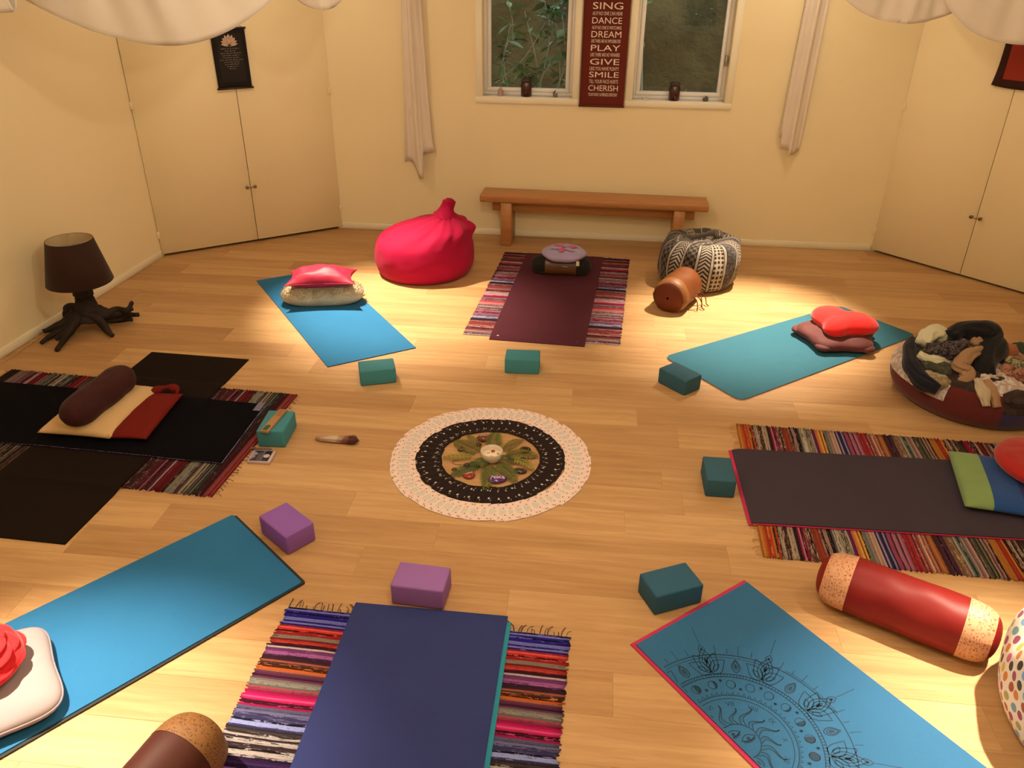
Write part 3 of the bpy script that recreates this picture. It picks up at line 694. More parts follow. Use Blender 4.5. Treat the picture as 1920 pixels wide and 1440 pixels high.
def arc(r, a, b, w=.0035, n_=60): stroke([pol(r, a + (b - a) * k / n_) for k in range(n_ + 1)], w)
def locp(c, th, pts): 
    e1 = pol(1, th); e2 = Vector((-e1.y, e1.x)); return [c + e1 * x + e2 * y for x, y in pts]
def petal(c, th, l, w, n_=14): return locp(c, th, [(l * t, w * math.sin(PI * t ** .75)) for t in [k / n_ for k in range(n_ + 1)]] + [(l * t, -w * math.sin(PI * t ** .75)) for t in [1 - k / n_ for k in range(1, n_)]])
arc(.505, 0, 2 * PI, .004, 180); arc(.515, .3, .9, .002, 30); arc(.492, 1.0, 2.2, .002, 40)
arc(.415, 0, 2 * PI, .0035, 180); arc(.395, 0, 2 * PI, .0035, 180)
for k in range(150): th = 2 * PI * k / 150; stroke([pol(.395, th), pol(.415, th)], .0022)
arc(.285, 0, 2 * PI, .003, 140)
for k in range(64):
    th = 2 * PI * k / 64; stroke([pol(.287, th - .030), pol(.305, th), pol(.287, th + .030)], .0028)
arc(.268, 0, 2 * PI, .0028, 140)
nfl = 10
for k in range(nfl):
    th = 2 * PI * k / nfl + R(-10.5)
    b = pol(.425, th)
    for da, l, w in ((0, .115, .036), (.60, .105, .028), (-.60, .105, .028), (1.12, .105, .030), (-1.12, .105, .030)):
        stroke(petal(b, th + da, l, w), .0032, True)
        if abs(da) < .2: stroke(petal(b + pol(.022, th), th, .066, .021), .0032, True); fill(petal(b + pol(.038, th), th, .034, .010))
        elif abs(da) > .8: stroke(petal(b + pol(.02, th + da), th + da, .045, .010), .0028, True)
    tip = pol(.515, th); stroke(petal(tip, th, .045, .016), .0032, True); fill(petal(tip + pol(.012, th), th, .02, .006))
    t2 = th + PI / nfl; b2 = pol(.425, t2); stroke(petal(b2, t2, .062, .022), .0036, True); stroke(petal(b2 + pol(.01, t2), t2, .045, .014), .003, True); fill(petal(b2 + pol(.016, t2), t2, .028, .008))
    stroke([pol(.565, th), pol(.655, th)], .0024)
    for q, l in ((.25, .03), (.45, .045), (.62, .025), (.80, .04)): a = th + q * 2 * PI / nfl; stroke([pol(.512, a), pol(.512 + l, a)], .0024)
nm = 22
for k in range(nm):
    th = 2 * PI * k / nm + .05; c = pol(.350, th); rr = .024; ph = ((k / nm * 2 + .15) % 1.0)
    circ = [c + pol(rr, 2 * PI * q / 22) for q in range(22)]; stroke(circ, .0026, True)
    s_ = math.cos(2 * PI * ph); tt = [PI / 2 - PI * q / 14 for q in range(15)]
    sh = locp(c, th, [(rr * math.sin(a), -rr * math.cos(a)) for a in tt] + [(rr * math.sin(a), -rr * math.cos(a) * -s_) for a in tt[::-1][1:-1]]); fill(sh)
    st = pol(.372 if k % 2 else .328, th + PI / nm)
    for q in range(3): a = PI * q / 3 + th; stroke([st - pol(.010, a), st + pol(.010, a)], .0032)
arc(.118, 0, 2 * PI, .0036, 80)
for k in range(16):
    th = 2 * PI * k / 16; l = .12 if k % 2 else .095
    for sd in (-1, 1):
        stroke(locp(pol(.12, th), th, [(l * t, sd * .015 * (1 - t) + .022 * math.sin(t * 5.2)) for t in [q / 16 for q in range(17)]]), .0032)
    for q in range(2, 10): t_ = q / 12; c = locp(pol(.12, th), th, [(l * t_, .022 * math.sin(t_ * 5.2))])[0]; stroke([c - pol(.003, th + 1.57), c + pol(.003, th + 1.57)], .0018)
eye = [(-.05 + .1 * k / 16, .026 * math.sin(PI * k / 16)) for k in range(17)]
for ex, ey, ea in ((-.035, .045, .45), (.05, .02, .45)):
    stroke(locp(Vector((ex, ey)), ea, eye), .0032); stroke(locp(Vector((ex, ey)), ea, [(a, -b * .6) for a, b in eye]), .004)
    for q in range(2, 15, 1): a, b = eye[q]; stroke(locp(Vector((ex, ey)), ea, [(a, -b * .6), (a * 1.1, -b * .6 - .014)]), .0022)
    fill([Vector((ex, ey)) + pol(.012, 2 * PI * q / 12) for q in range(12)])
G('mandala_print', pv, pf_, M_print, pm, False)
for k, rn in enumerate(('I', 'II', 'III', 'IV', 'V', 'VI', 'VII', 'VIII', 'IX', 'X', 'XI', 'XII')):
    th = R(91) - (k - 6) * R(29.5); c = pol(.150, th); w = .008 + .007 * len(rn)
    if k in (0,): continue
    if not pin(PC + c) or not pin(PC + c + pol(.03, th)): continue
    e1 = pol(1, th); e2 = Vector((e1.y, -e1.x))
    text('numeral', rn, lambda a, b: (PC.x + c.x + e2.x * (a - .5) * w + e1.x * (b - .5) * .018, PC.y + c.y + e2.y * (a - .5) * w + e1.y * (b - .5) * .018, ZP), M_print, pm)

# ------------------------------------------------------------------ foam blocks
def block(label, c, ang, col, L=.215, Wd=.145, Hh=.10, z=0.0006, rg=.008):
    t = thing('yoga_block', label, 'yoga block', (c[0], c[1], z), R(ang), 'foam yoga blocks')
    box('foam_block', (-L / 2, -Wd / 2, 0), (L / 2, Wd / 2, Hh), col, t, rg, 3); return t
F_t1 = foam('turquoise_foam', (.045, .225, .285, 1)); F_t2 = foam('dark_teal_foam', (.026, .10, .155, 1)); F_t3 = foam('petrol_foam', (.022, .095, .17, 1)); F_pu = foam('purple_foam', (.235, .100, .42, 1)); F_li = foam('lilac_foam', (.27, .125, .40, 1))
block('turquoise foam block at the foot of the pillow and sheepskin mat', (-.822, 4.274), 14, F_t1)
block('turquoise foam block at the foot of the burgundy mat', (.065, 4.434), -3.8, F_t1)
blk3 = block('turquoise foam block carrying the incense box', (-1.258, 3.614), 87.5, F_t1, z=.0006)
block('dark teal foam block at the corner of the sea green mat', (1.013, 4.234), 127.5, F_t2)
block('dark teal foam block at the end of the charcoal mat', (1.02, 3.215), 84.5, F_t2, .205, .14)
block('dark blue foam block at the end of the printed petrol mat', (.652, 2.432), 20, F_t3)
block('purple foam block at the end of the bright blue mat', (-.993, 2.786), 137, F_pu)
block('pale lilac foam block at the end of the navy mat', (-.358, 2.432), -9, F_li)
block('purple foam block cut off at the right edge near the cupboard', (3.70, 4.99), 100, F_pu)
# ------------------------------------------------------------------ bench
bn = thing('bench', 'long wooden bench against the wall below the windows', 'bench', (-.300, 6.812, 0), math.atan2(6.563 - 6.812, 1.637 + .300))
BL = 1.953
box('seat', (0, 0, .385), (BL, .27, .447), M_bench, bn, .012, 2)
for x0 in (.185, 1.67):
    box('leg', (x0, .004, 0), (x0 + .095, .262, .385), M_bench, bn, .006, 1)
ap = box('stretcher', (.095, .11, .285), (BL - .10, .15, .384), M_bench, bn, .004, 1)

# ------------------------------------------------------------------ pink bean bag
M_pink = cloth('hot_pink_canvas', (.36, .004, .045, 1), .75, 260, .12, .06, .05, .12)
t = thing('bean_bag', 'hot pink bean bag with a twisted top knot left of the bench', 'bean bag', (-.722, 6.13, 0), R(8))
def leanp(z): k = smooth01((z - .26) / .22); return (.185 * k, .02 * k)
bag('bag_body', [(0, .001), (.30, .001), (.375, .03), (.405, .12), (.395, .22), (.365, .30), (.310, .365), (.215, .41), (.12, .44), (.060, .475)], M_pink, t, 110, leanp,
    [(9, .075, .26, .44, .6), (17, .05, .30, .46, 1.9), (5, .025, .1, .3, .3)], .014, 3, sx=1.0, sy=.92)
tube('top_knot', [(.165, .02, .415), (.183, .02, .46), (.197, .02, .51), (.213, .02, .555), (.22, .02, .588)], lambda a: (.095 - .048 * smooth01(a * 1.5)) * (1 if a < .93 else .6), M_pink, t, 18, n=5, jit=.35)

# ------------------------------------------------------------------ patterned bean bag
def tribal():
    t = NT('tribal_print'); s_ = t.sep(t.coord('UV')); u, v = s_[0], s_[1]
    x = t.math('MULTIPLY', u, 17.0); cell = t.math('FLOOR', x); f = t.math('FRACT', x)
    wn = t.n('ShaderNodeTexWhiteNoise', noise_dimensions='1D'); t.l(cell, wn.inputs['W']); rn = wn.outputs[0]
    cv_ = t.n('ShaderNodeCombineXYZ'); t.l(t.math('MULTIPLY', u, 60), cv_.inputs[0]); t.l(t.math('MULTIPLY', v, 26), cv_.inputs[1])
    dots = t.math('LESS_THAN', t.voro(cv_.outputs[0], 1.0, .15, 'F1', '2D').outputs[0], .33)
    zz = t.math('LESS_THAN', t.math('FRACT', t.math('ADD', t.math('MULTIPLY', v, 30), t.math('MULTIPLY', t.math('ABSOLUTE', t.math('SUBTRACT', f, .5)), 3.0))), .5)
    chk = t.math('LESS_THAN', t.math('FRACT', t.math('MULTIPLY', t.math('ADD', t.math('FLOOR', t.math('MULTIPLY', f, 4)), t.math('FLOOR', t.math('MULTIPLY', v, 30))), .5)), .25)
    nz = t.math('GREATER_THAN', t.noise(cv_.outputs[0], 1.6, 3), .55)
    L1, D1, M1 = (.30, .255, .20, 1), (.022, .018, .018, 1), (.11, .088, .072, 1)
    a = t.mix(dots, L1, D1); b = t.mix(zz, D1, L1); c = t.mix(chk, M1, D1); d = t.mix(nz, (.045, .040, .042, 1), (.10, .088, .080, 1))
    col = t.mix(t.math('GREATER_THAN', rn, .30), a, b); col = t.mix(t.math('GREATER_THAN', rn, .52), col, c); col = t.mix(t.math('GREATER_THAN', rn, .72), col, d)
    edge = t.math('LESS_THAN', t.math('MINIMUM', f, t.math('SUBTRACT', 1.0, f)), .075); edge2 = t.math('LESS_THAN', t.math('ABSOLUTE', t.math('SUBTRACT', t.math('MINIMUM', f, t.math('SUBTRACT', 1.0, f)), .11)), .028)
    col = t.mix(edge2, col, D1); col = t.mix(edge, col, L1); t.bump(t.noise(t.coord(), 400, 2), .15, .001); return t.fin(col, .9, .1, .15)
M_trib = tribal()
t = thing('bean_bag', 'grey and black tribal print bean bag beside the bench', 'bean bag', (1.462, 5.985, 0), R(20))
bag('bag_body', [(0, .001), (.22, .001), (.29, .03), (.315, .11), (.318, .20), (.305, .28), (.275, .335), (.215, .358), (.13, .335), (.08, .31), (.03, .30), (0, .30)], M_trib, t, 100, lambda z: (.03 * smooth01((z - .1) / .3), .02 * z),
    [(6, .05, .16, .36, .8), (11, .035, .22, .36, 2.0)], .016, 9)
pts = [(.19 * math.cos(a) * (1 + .25 * math.sin(2 * a)) - .02, .13 * math.sin(a) + .0, .335 + .02 * math.sin(3 * a)) for a in [2 * PI * k / 14 for k in range(12)]]
tube('gathered_rim', pts, lambda a: .026 + .01 * math.sin(a * 23), M_trib, t, 12, n=4, jit=.5)

# brown bolster with ties
M_copper = cloth('copper_satin', (.135, .038, .008, 1), .48, 200, .1, .12, 0, .3, wr=7); M_coppatt = brocade('copper_brocade', (.13, .036, .008, 1), (.19, .075, .02, 1), 16)
M_copend = cloth('dark_copper_satin', (.115, .022, .007, 1), .55, 200, .1, .1, 0, .25, wr=9)
ax = Vector((.52, .854, 0)).normalized(); cx = Vector((1.224, 5.504, 0))
t = thing('bolster', 'copper brown satin bolster with cord ties leaning towards the tribal bean bag', 'bolster', cx, math.atan2(ax.y, ax.x))
bolster_part('cover', -.115, .16, .42, .128, M_copper, t, 20, 40, 0, 10, .92, .008, 2)
bolster_part('border_band', -.185, -.115, .42, .128, M_coppatt, t, 8, 40, .001, 10, .92, .006, 2, (4, .6))
bolster_part('end_cap', -.2099, -.185, .42, .128, M_copend, t, 12, 40, 0, 10, .92, .004, 2)
bolster_part('border_band', .16, .2099, .42, .128, M_coppatt, t, 10, 40, .0, 10, .92, .004, 2, (4, .6))
for k, x in enumerate((-.03, .06)):
    y0 = -.126
    tube('tie', [(x, y0, .10), (x + .005, y0 - .03, .075), (x - .015, y0 - .05, .04), (x - .03, y0 - .055, .006)], .004, M_copend, t, 6, n=4)
    tube('tie', [(x + .005, y0, .10), (x + .03, y0 - .035, .09), (x + .05, y0 - .055, .05), (x + .02, y0 - .075, .02), (x + .03, y0 - .09, .005)], .004, M_copend, t, 6, n=4)

# ------------------------------------------------------------------ back left mat: sheepskin cushion, pink pillow
def furm(): 
    t_ = NT('cream_sheepskin'); v = t_.coord(); n1 = t_.noise(v, 60, 4); t_.bump(n1, .9, .006); return t_.fin(t_.mix(t_.noise(v, 14, 4), (.34, .27, .16, 1), (.66, .58, .40, 1)), .95, .3, .1)
M_fur = furm()
t = thing('sheepskin_cushion', 'cream sheepskin cushion on the teal blue mat', 'cushion', (-1.405, 5.455, .0058), R(6))
fr = lambda th: .300 * .120 / ((abs(.120 * math.cos(th)) ** 3.2 + abs(.300 * math.sin(th)) ** 3.2) ** (1 / 3.2))
pad('cushion_body', fr, .090, .068, M_fur, t, 90, 12, 2.6, .012, 4, dimple=.018)
rg = random.Random(5); parts_v, parts_f = [], []
for k in range(7500):
    th = rg.random() * 2 * PI; s_ = rg.random() ** .6; rho = 1 - s_ ** 1.6 * .9; r = fr(th) * rho; x, y = r * math.cos(th), r * math.sin(th)
    e = max(0, 1 - rho ** 2.6) ** .5; z = .068 + .088 * e * (1 if rg.random() > .22 else -.6); z = max(.003, z)
    q = Vector((x, y, z)); nd = Vector((x * .6, y * 2.5, (z - .05) * 3 + .05)).normalized(); d = (nd + Vector((rg.uniform(-.9, .9), rg.uniform(-.9, .9), rg.uniform(-.9, .3)))).normalized() * rg.uniform(.014, .030); sd = d.cross(Vector((rg.random(), rg.random(), rg.random()))).normalized() * .0030
    e_ = q + d; e_.z = max(.001, e_.z); a = len(parts_v); parts_v += [q - sd, q + sd, e_]; parts_f.append((a, a + 1, a + 2))
o = G('fleece', parts_v, parts_f, M_fur, t, False); o['kind'] = 'stuff'
M_satin = cloth('raspberry_satin', (.36, .005, .042, 1), .5, 200, .06, .08, .05, .35)
t = thing('pillow', 'raspberry pink satin pillow lying on the sheepskin cushion', 'pillow', (-1.405, 5.475, .150), R(6))
pillow('pillow_cover', .255, .150, .085, .040, M_satin, t, 26, .16, .62, .02, 6)
tube('piping', [(.255 * a, .150 * b, .040) for a, b in ((-1, -1), (-.5, -.88), (0, -.84), (.5, -.88), (1, -1))], .0025, M_satin, t, 6, n=4)

# ------------------------------------------------------------------ black roll and lilac cushion on the burgundy mat
M_blkc = cloth('black_velour', (.012, .010, .010, 1), .8, 200, .2, .1, .1); M_brnp = cloth('brown_leatherette', (.115, .048, .015, 1), .35, 200, .08, .08, 0, .5)
t = thing('bolster', 'black roll cushion with a brown middle panel on the burgundy mat', 'bolster', (.385, 6.085, .0145), R(-6))
bolster_part('roll_end', -.245, -.125, .49, .078, M_blkc, t, 14, 32, 0, 7, .9, .003, 1)
bolster_part('roll_end', .125, .245, .49, .078, M_blkc, t, 14, 32, 0, 7, .9, .003, 1)
bolster_part('middle_panel', -.125, .125, .49, .078, M_brnp, t, 14, 32, .0015, 7, .9, .002, 1)
box('metal_badge', (.02, -.0815, .080), (.055, -.0775, .087), plain('silver_badge', (.75, .72, .68, 1), .2, .5, .9), t, .0005, 1)
M_lilc = cloth('lilac_velour', (.36, .31, .52, 1), .85, 200, .2, .08, .1); M_petp = cloth('pink_petal_applique', (.50, .09, .22, 1), .85, 200, .2)
t = thing('cushion', 'round lilac cushion with a pink star flower on the black roll', 'cushion', (.405, 6.095, .150), R(-6))
fr2 = lambda th: .178 * (1 + .03 * math.cos(6 * th))
pad('cushion_body', fr2, .038, .034, M_lilc, t, 72, 10, 4.0, .005, 3)
for k in range(6):
    a0 = 2 * PI * k / 6 + .3
    vs = []
    for q in range(9):
        s_ = q / 8; w = .026 * math.sin(PI * s_ ** .8) + .002
        for sd in (-1, 1):
            r_ = .012 + .105 * s_; x = r_ * math.cos(a0) - sd * w * math.sin(a0); y = r_ * math.sin(a0) + sd * w * math.cos(a0); rho = math.hypot(x, y) / .178
            vs.append((x, y, .034 + .038 * (1 - rho ** 4) ** .5 + .0075))
    G('petal', vs, [(2 * q, 2 * q + 2, 2 * q + 3, 2 * q + 1) for q in range(8)], M_petp if k % 2 == 0 else M_lilc, t)
box('label_tag', (.105, -.172, -.010), (.130, -.168, .028), plain('white_care_label', (.7, .62, .5, 1), .7), t)

# ------------------------------------------------------------------ heart cushions on the sea green mat
def heart(a):
    pts = []
    for k in range(360):
        q = 2 * PI * k / 360; x = 16 * math.sin(q) ** 3 / 16.5; y = (13 * math.cos(q) - 5 * math.cos(2 * q) - 2 * math.cos(3 * q) - math.cos(4 * q)) / 16.5 + .12
        pts.append((math.atan2(y, x) % (2 * PI), math.hypot(x, y)))
    def r(th):
        th %= 2 * PI; w = 0; t_ = 0
        for b_, r_ in pts:
            d = abs(b_ - th); d = min(d, 2 * PI - d)
            if d < .9: k = math.exp(-(d / .30) ** 2); w += k; t_ += k * r_
        return a * t_ / w
    tab = [r(2 * PI * k / 192) for k in range(193)]
    return lambda th: tab[round((th % (2 * PI)) / (2 * PI) * 192)]
M_rose = cloth('dusty_rose_velvet', (.115, .024, .024, 1), .7, 150, .15, .15, .1, .3, wr=10); M_redf = cloth('bright_red_fleece', (.72, .012, .012, 1), .8, 150, .2, .06, .3, wr=14)
t = thing('heart_cushion', 'dusky rose scalloped cushion beneath the red heart', 'cushion', (2.190, 4.885, .0086), R(20))
pad('cushion_body', lambda th: .245 * (1 + .085 * math.cos(5 * th + .4)), .055, .045, M_rose, t, 90, 12, 3.0, .012, 2)
for k in range(5):
    a0 = (2 * PI * k - .4) / 5; pad('scallop_button', lambda th: .055, .022, .020, M_rose, t, 20, 5, 2.2, .003, k, (.235 * math.cos(a0), .235 * math.sin(a0), .020))
t = thing('heart_cushion', 'bright red heart shaped fleece cushion on the sea green mat', 'cushion', (2.205, 4.885, .086), R(-38))
pad('cushion_body', heart(.235), .085, .040, M_redf, t, 96, 14, 2.4, .006, 8)

# ------------------------------------------------------------------ patchwork pouf with folded fabric on the right
def fab(name, c, wr=0, c2=None, sc=30):
    if not c2: return cloth(name, ob(*c), .85, 120, .35, .15, .15, .2, wr=wr or 14)
    t_ = NT(name); v = t_.coord(); f = t_.math('GREATER_THAN', t_.noise(v, sc, 4, .6, 1.5), .52); t_.bump(f, .3, .001); return t_.fin(t_.mix(f, ob(*c), ob(*c2)), .85, .1, .2)
F = dict(maroon=fab('maroon_corduroy', (88, 26, 18)), indigo=fab('indigo_denim', (50, 38, 62)), floral=fab('floral_jacquard', (175, 135, 105), 0, (205, 175, 145), 22), grey=fab('grey_wool', (85, 66, 52)), navy=fab('navy_velvet', (18, 16, 22)), cream=fab('cream_knit', (205, 178, 128)), dark=fab('dark_brown_lace', (34, 22, 20), 0, (92, 70, 60), 45), black=fab('black_velvet', (14, 12, 14)), tan=fab('tan_suede', (158, 108, 66)), olive=fab('olive_tweed', (62, 54, 36), 0, (82, 72, 50), 40), khaki=fab('khaki_linen', (135, 105, 68), 0, (160, 128, 85), 20), strap=fab('ivory_strap', (185, 150, 105)), brown=fab('brown_cotton', (46, 30, 22), 0, (60, 40, 30), 18), pat=fab('peach_pattern', (160, 100, 65), 0, (110, 55, 40), 25), cow=fab('animal_print', (40, 26, 20), 0, (165, 130, 95), 14), leaf=fab('leaf_print', (95, 75, 40), 0, (165, 135, 85), 28), peach=fab('peach_suede', (165, 88, 50)), rust=fab('rust_wool', (130, 62, 32)), green=fab('bottle_green_wool', (52, 52, 34)))
PCX, PCY = 2.755, 4.165
t = thing('patchwork_pouf', 'round patchwork pouf heaped with folded fabrics at the right', 'pouf', (PCX, PCY, 0))
prof = catmull([(.38, .001, 0), (.43, .02, 0), (.462, .07, 0), (.468, .12, 0), (.452, .17, 0), (.41, .215, 0), (.33, .245, 0), (.2, .27, 0), (0, .28, 0)], 5); npf = len(prof) - 1
def panel(name, a0, a1, v0, v1, mat, off=0.0):
    def fn(u, v):
        th = R(a0 + (a1 - a0) * u); w = v0 + (v1 - v0) * v; x = w * npf; i = min(npf - 1, int(x)); q = prof[i].lerp(prof[i + 1], x - i)
        p3 = Vector((math.cos(th) * 2, math.sin(th) * 2, q.y * 9)); r = q.x + off + noise.noise(p3) * .014 * min(1, q.y * 12) + .006 * math.sin(th * 31) * (q.y > .15)
        return (r * math.cos(th), r * math.sin(th), max(.0006, q.y + off))
    return surf(name, fn, max(6, int((a1 - a0) / 4)), 16, mat, t)
for a0, a1, m1, m2 in ((258, 300, 'indigo', 'brown'), (300, 360, 'indigo', 'cow'), (222, 258, 'maroon', 'maroon'), (170, 222, 'maroon', 'floral'), (130, 170, 'grey', 'floral'), (80, 130, 'maroon', 'tan'), (30, 80, 'indigo', 'green'), (0, 30, 'maroon', 'peach')):
    panel('panel', a0, a1, 0, .40, F[m1]); panel('panel', a0, a1, .40, .62, F[m2], .001 if m1 != m2 else 0)
tp = ('khaki', 'olive', 'tan', 'navy', 'leaf', 'brown', 'floral', 'black', 'peach')
for k in range(9): panel('patch', 40 * k, 40 * k + 40, .62, 1.0, F[tp[k]])
bt = [(.38 * math.cos(2 * PI * k / 40), .38 * math.sin(2 * PI * k / 40), .0008) for k in range(40)]; G('base', bt, [tuple(range(40))[::-1]], F['maroon'], t)
def crease_fold(name, pts, rad, mat, parent, flat, seed):
    P = catmull(pts, 7); seg = 26; vs, fs, uv = tube_data(P, rad, seg, flat); n_ = len(P)
    for i in range(n_):
        for k in range(seg):
            th = 2 * PI * k / seg; q = vs[i * seg + k]; t_ = i / (n_ - 1)
            w = 1 + .32 * noise.noise(Vector((math.cos(th) * 1.7, math.sin(th) * 1.7, t_ * 3.5 + seed * 3.1))) - .26 * max(0, math.sin(3 * th + t_ * 5 + seed)) ** 4 - .14 * max(0, math.sin(7 * th - t_ * 9 + seed)) ** 3
            vs[i * seg + k] = P[i] + (q - P[i]) * w
    return G(name, vs, fs, mat, parent, True, uv)
FOLDS = [('navy', [(2.372, 4.283, .30), (2.326, 4.172, .27), (2.277, 4.026, .25), (2.30, 3.93, .22), (2.37, 3.87, .19)], .042, 1), ('cream', [(2.383, 4.179, .33), (2.439, 4.233, .36), (2.511, 4.259, .36), (2.538, 4.239, .32)], .050, .8), ('cream', [(2.326, 4.084, .31), (2.371, 4.058, .29), (2.449, 4.057, .27), (2.525, 4.078, .26)], .032, .8),
         ('dark', [(2.386, 4.13, .32), (2.445, 4.109, .32), (2.515, 4.103, .33), (2.622, 4.162, .34)], .050, .8), ('black', [(2.554, 4.201, .36), (2.628, 4.242, .385), (2.704, 4.222, .39), (2.773, 4.209, .375), (2.781, 4.155, .335), (2.714, 4.068, .30), (2.674, 3.986, .27), (2.669, 3.951, .235)], .066, .9), ('tan', [(2.655, 4.154, .35), (2.746, 4.179, .35)], .036, .8),
         ('tan', [(2.684, 4.095, .33), (2.575, 4.036, .32), (2.516, 3.977, .29), (2.554, 3.954, .27), (2.54, 3.919, .24), (2.50, 3.922, .21)], .040, .8), ('olive', [(2.339, 4.05, .25), (2.398, 4.031, .25), (2.493, 4.0, .245)], .045, .8), ('khaki', [(2.339, 3.984, .23), (2.375, 3.932, .22), (2.455, 3.919, .20)], .045, .8), ('strap', [(2.575, 3.88, .255), (2.578, 3.80, .225), (2.583, 3.740, .165)], .030, .7), ('tan', [(2.62, 3.87, .255), (2.625, 3.79, .222), (2.633, 3.728, .165)], .026, .7),
         ('brown', [(2.67, 3.762, .195), (2.75, 3.755, .200), (2.842, 3.765, .205), (2.93, 3.795, .205)], .048, .9), ('pat', [(2.784, 4.001, .28), (2.787, 3.914, .235)], .045, .8), ('pat', [(2.816, 3.95, .27), (2.852, 3.885, .23)], .055, .8), ('cow', [(2.652, 3.897, .225), (2.746, 3.901, .225)], .045, .8), ('leaf', [(2.833, 4.059, .29), (2.885, 3.986, .28), (2.96, 3.98, .26)], .050, .8), ('peach', [(2.873, 4.208, .30), (2.90, 4.137, .28)], .06, .7), ('rust', [(2.60, 4.32, .31), (2.676, 4.35, .32)], .045, .8), ('green', [(3.02, 4.33, .24), (3.03, 4.232, .24), (3.05, 4.10, .23)], .06, .8)]
for k, (m_, pts, r_, fl_) in enumerate(FOLDS):
    pl = [(a - PCX, b - PCY, c) for a, b, c in pts]
    crease_fold('fabric_fold', pl, (lambda rr, kk: lambda a: rr * (.55 + .6 * math.sin(PI * min(1, max(0, .12 + .76 * a)))) * (1 + .12 * math.sin(a * 9 + kk)))(r_, k), F[m_], t, fl_, k)

# ------------------------------------------------------------------ right side: green and blue cushion, red round cushion
t = thing('cushion', 'striped green and blue felt cushion on the charcoal mat', 'cushion', (2.43, 3.165, .0185), R(-17))
zs_ = [(-.24, -.115, fab('leaf_green_felt', (122, 132, 68))), (-.115, .015, fab('royal_blue_felt', (30, 62, 100))), (.015, .13, fab('indigo_felt', (42, 34, 82))), (.13, .24, fab('plum_felt', (70, 28, 60)))]
for k, (x0, x1, mt) in enumerate(zs_):
    def fn(u, v, x0=x0, x1=x1):
        x = x0 + (x1 - x0) * u; th = 2 * PI * v; ea = max(0, 1 - abs(x / .24) ** 6) ** .5; b_ = .245 - .014 * (1 - abs(x / .24) ** 2); y = b_ * math.cos(th) * (abs(math.cos(th)) ** -.45 if abs(math.cos(th)) > 1e-4 else 1)
        y = max(-b_, min(b_, y)); zz = (.042 if math.sin(th) > 0 else .030) * ea * max(0, 1 - abs(y / b_) ** 5) ** .5 * (1 if math.sin(th) >= 0 else -1)
        return (x, y, .031 + zz + .004 * noise.noise(Vector((x * 12, y * 12, k))) * (zz > 0))
    surf('felt_strip', fn, 8, 40, mt, t, False, doubles=True)
t = thing('cushion', 'deep red round cushion cut off by the right picture edge', 'cushion', (2.615, 3.215, .094), 0)
pad('cushion_body', lambda th: .235, .060, .05, cloth('deep_red_velvet', (.36, .010, .008, 1), .75, 150, .2, .1, .3, .2, wr=8), t, 72, 12, 2.5, .008, 12)

# ------------------------------------------------------------------ red bolster and dotted bean bag
M_crim = cloth('crimson_silk', (.20, .008, .007, 1), .48, 300, .08, .10, 0, .3, wr=6); M_goldb = brocade('gold_brocade', (.36, .085, .04, 1), (.66, .36, .20, 1), 15)
ax = Vector((.837, -.547, 0)).normalized(); mid = Vector((1.535, 2.300, 0))
t = thing('bolster', 'long crimson silk bolster with gold brocade bands at both ends', 'bolster', mid, math.atan2(ax.y, ax.x))
LL, RR_ = .66, .112
bolster_part('cover', -.20, .20, LL, RR_, M_crim, t, 24, 44, 0, 9, .93, .006, 5)
for sg in (-1, 1):
    x0, x1 = sorted((sg * .20, sg * .300)); bolster_part('brocade_band', x0, x1, LL, RR_, M_goldb, t, 12, 44, .0015, 9, .93, .004, 5, (3.0, .55), .004)
    x0, x1 = sorted((sg * .300, sg * .3299)); bolster_part('end_cap', x0, x1, LL, RR_, M_crim, t, 10, 44, 0, 9, .93, .003, 5, gather=.003)
def polka():
    t_ = NT('polka_dot_cotton'); v = t_.coord('UV'); vo = t_.voro(t_.map(v, (58, 24, 1)), 1.0, .22, 'F1', '2D'); f = t_.math('LESS_THAN', vo.outputs[0], .355)
    sc_ = t_.n('ShaderNodeSeparateColor'); t_.l(vo.outputs['Color'], sc_.inputs[0])
    pal = [ob(205, 110, 40), ob(150, 55, 75), ob(60, 48, 38), ob(125, 150, 165), ob(160, 140, 75), ob(205, 160, 60), ob(130, 100, 80), ob(205, 90, 110), ob(110, 140, 130), ob(160, 70, 40)]
    col = t_.ramp(sc_.outputs[0], [(k / len(pal), c) for k, c in enumerate(pal)], 'CONSTANT'); t_.bump(t_.noise(t_.coord(), 300, 2), .1, .001)
    return t_.fin(t_.mix(f, (.78, .76, .70, 1), col), .7, .1, .25)
t = thing('bean_bag', 'white bean bag with multicoloured dots at the right edge', 'bean bag', (2.05, 1.79, 0), R(35))
bag('bag_body', [(0, .001), (.28, .001), (.345, .03), (.385, .13), (.38, .26), (.335, .38), (.25, .46), (.14, .50), (.05, .515), (0, .515)], polka(), t, 100, lambda z: (.02 * z, 0), [(7, .04, .10, .34, .5), (13, .03, .2, .42, 1.1)], .014, 15)
bag('top_frill', [(.045, .50), (.04, .53), (.07, .57), (.06, .59), (0, .58)], polka(), t, 40, None, [(7, .2, .44, .5, 0)], .01, 3)

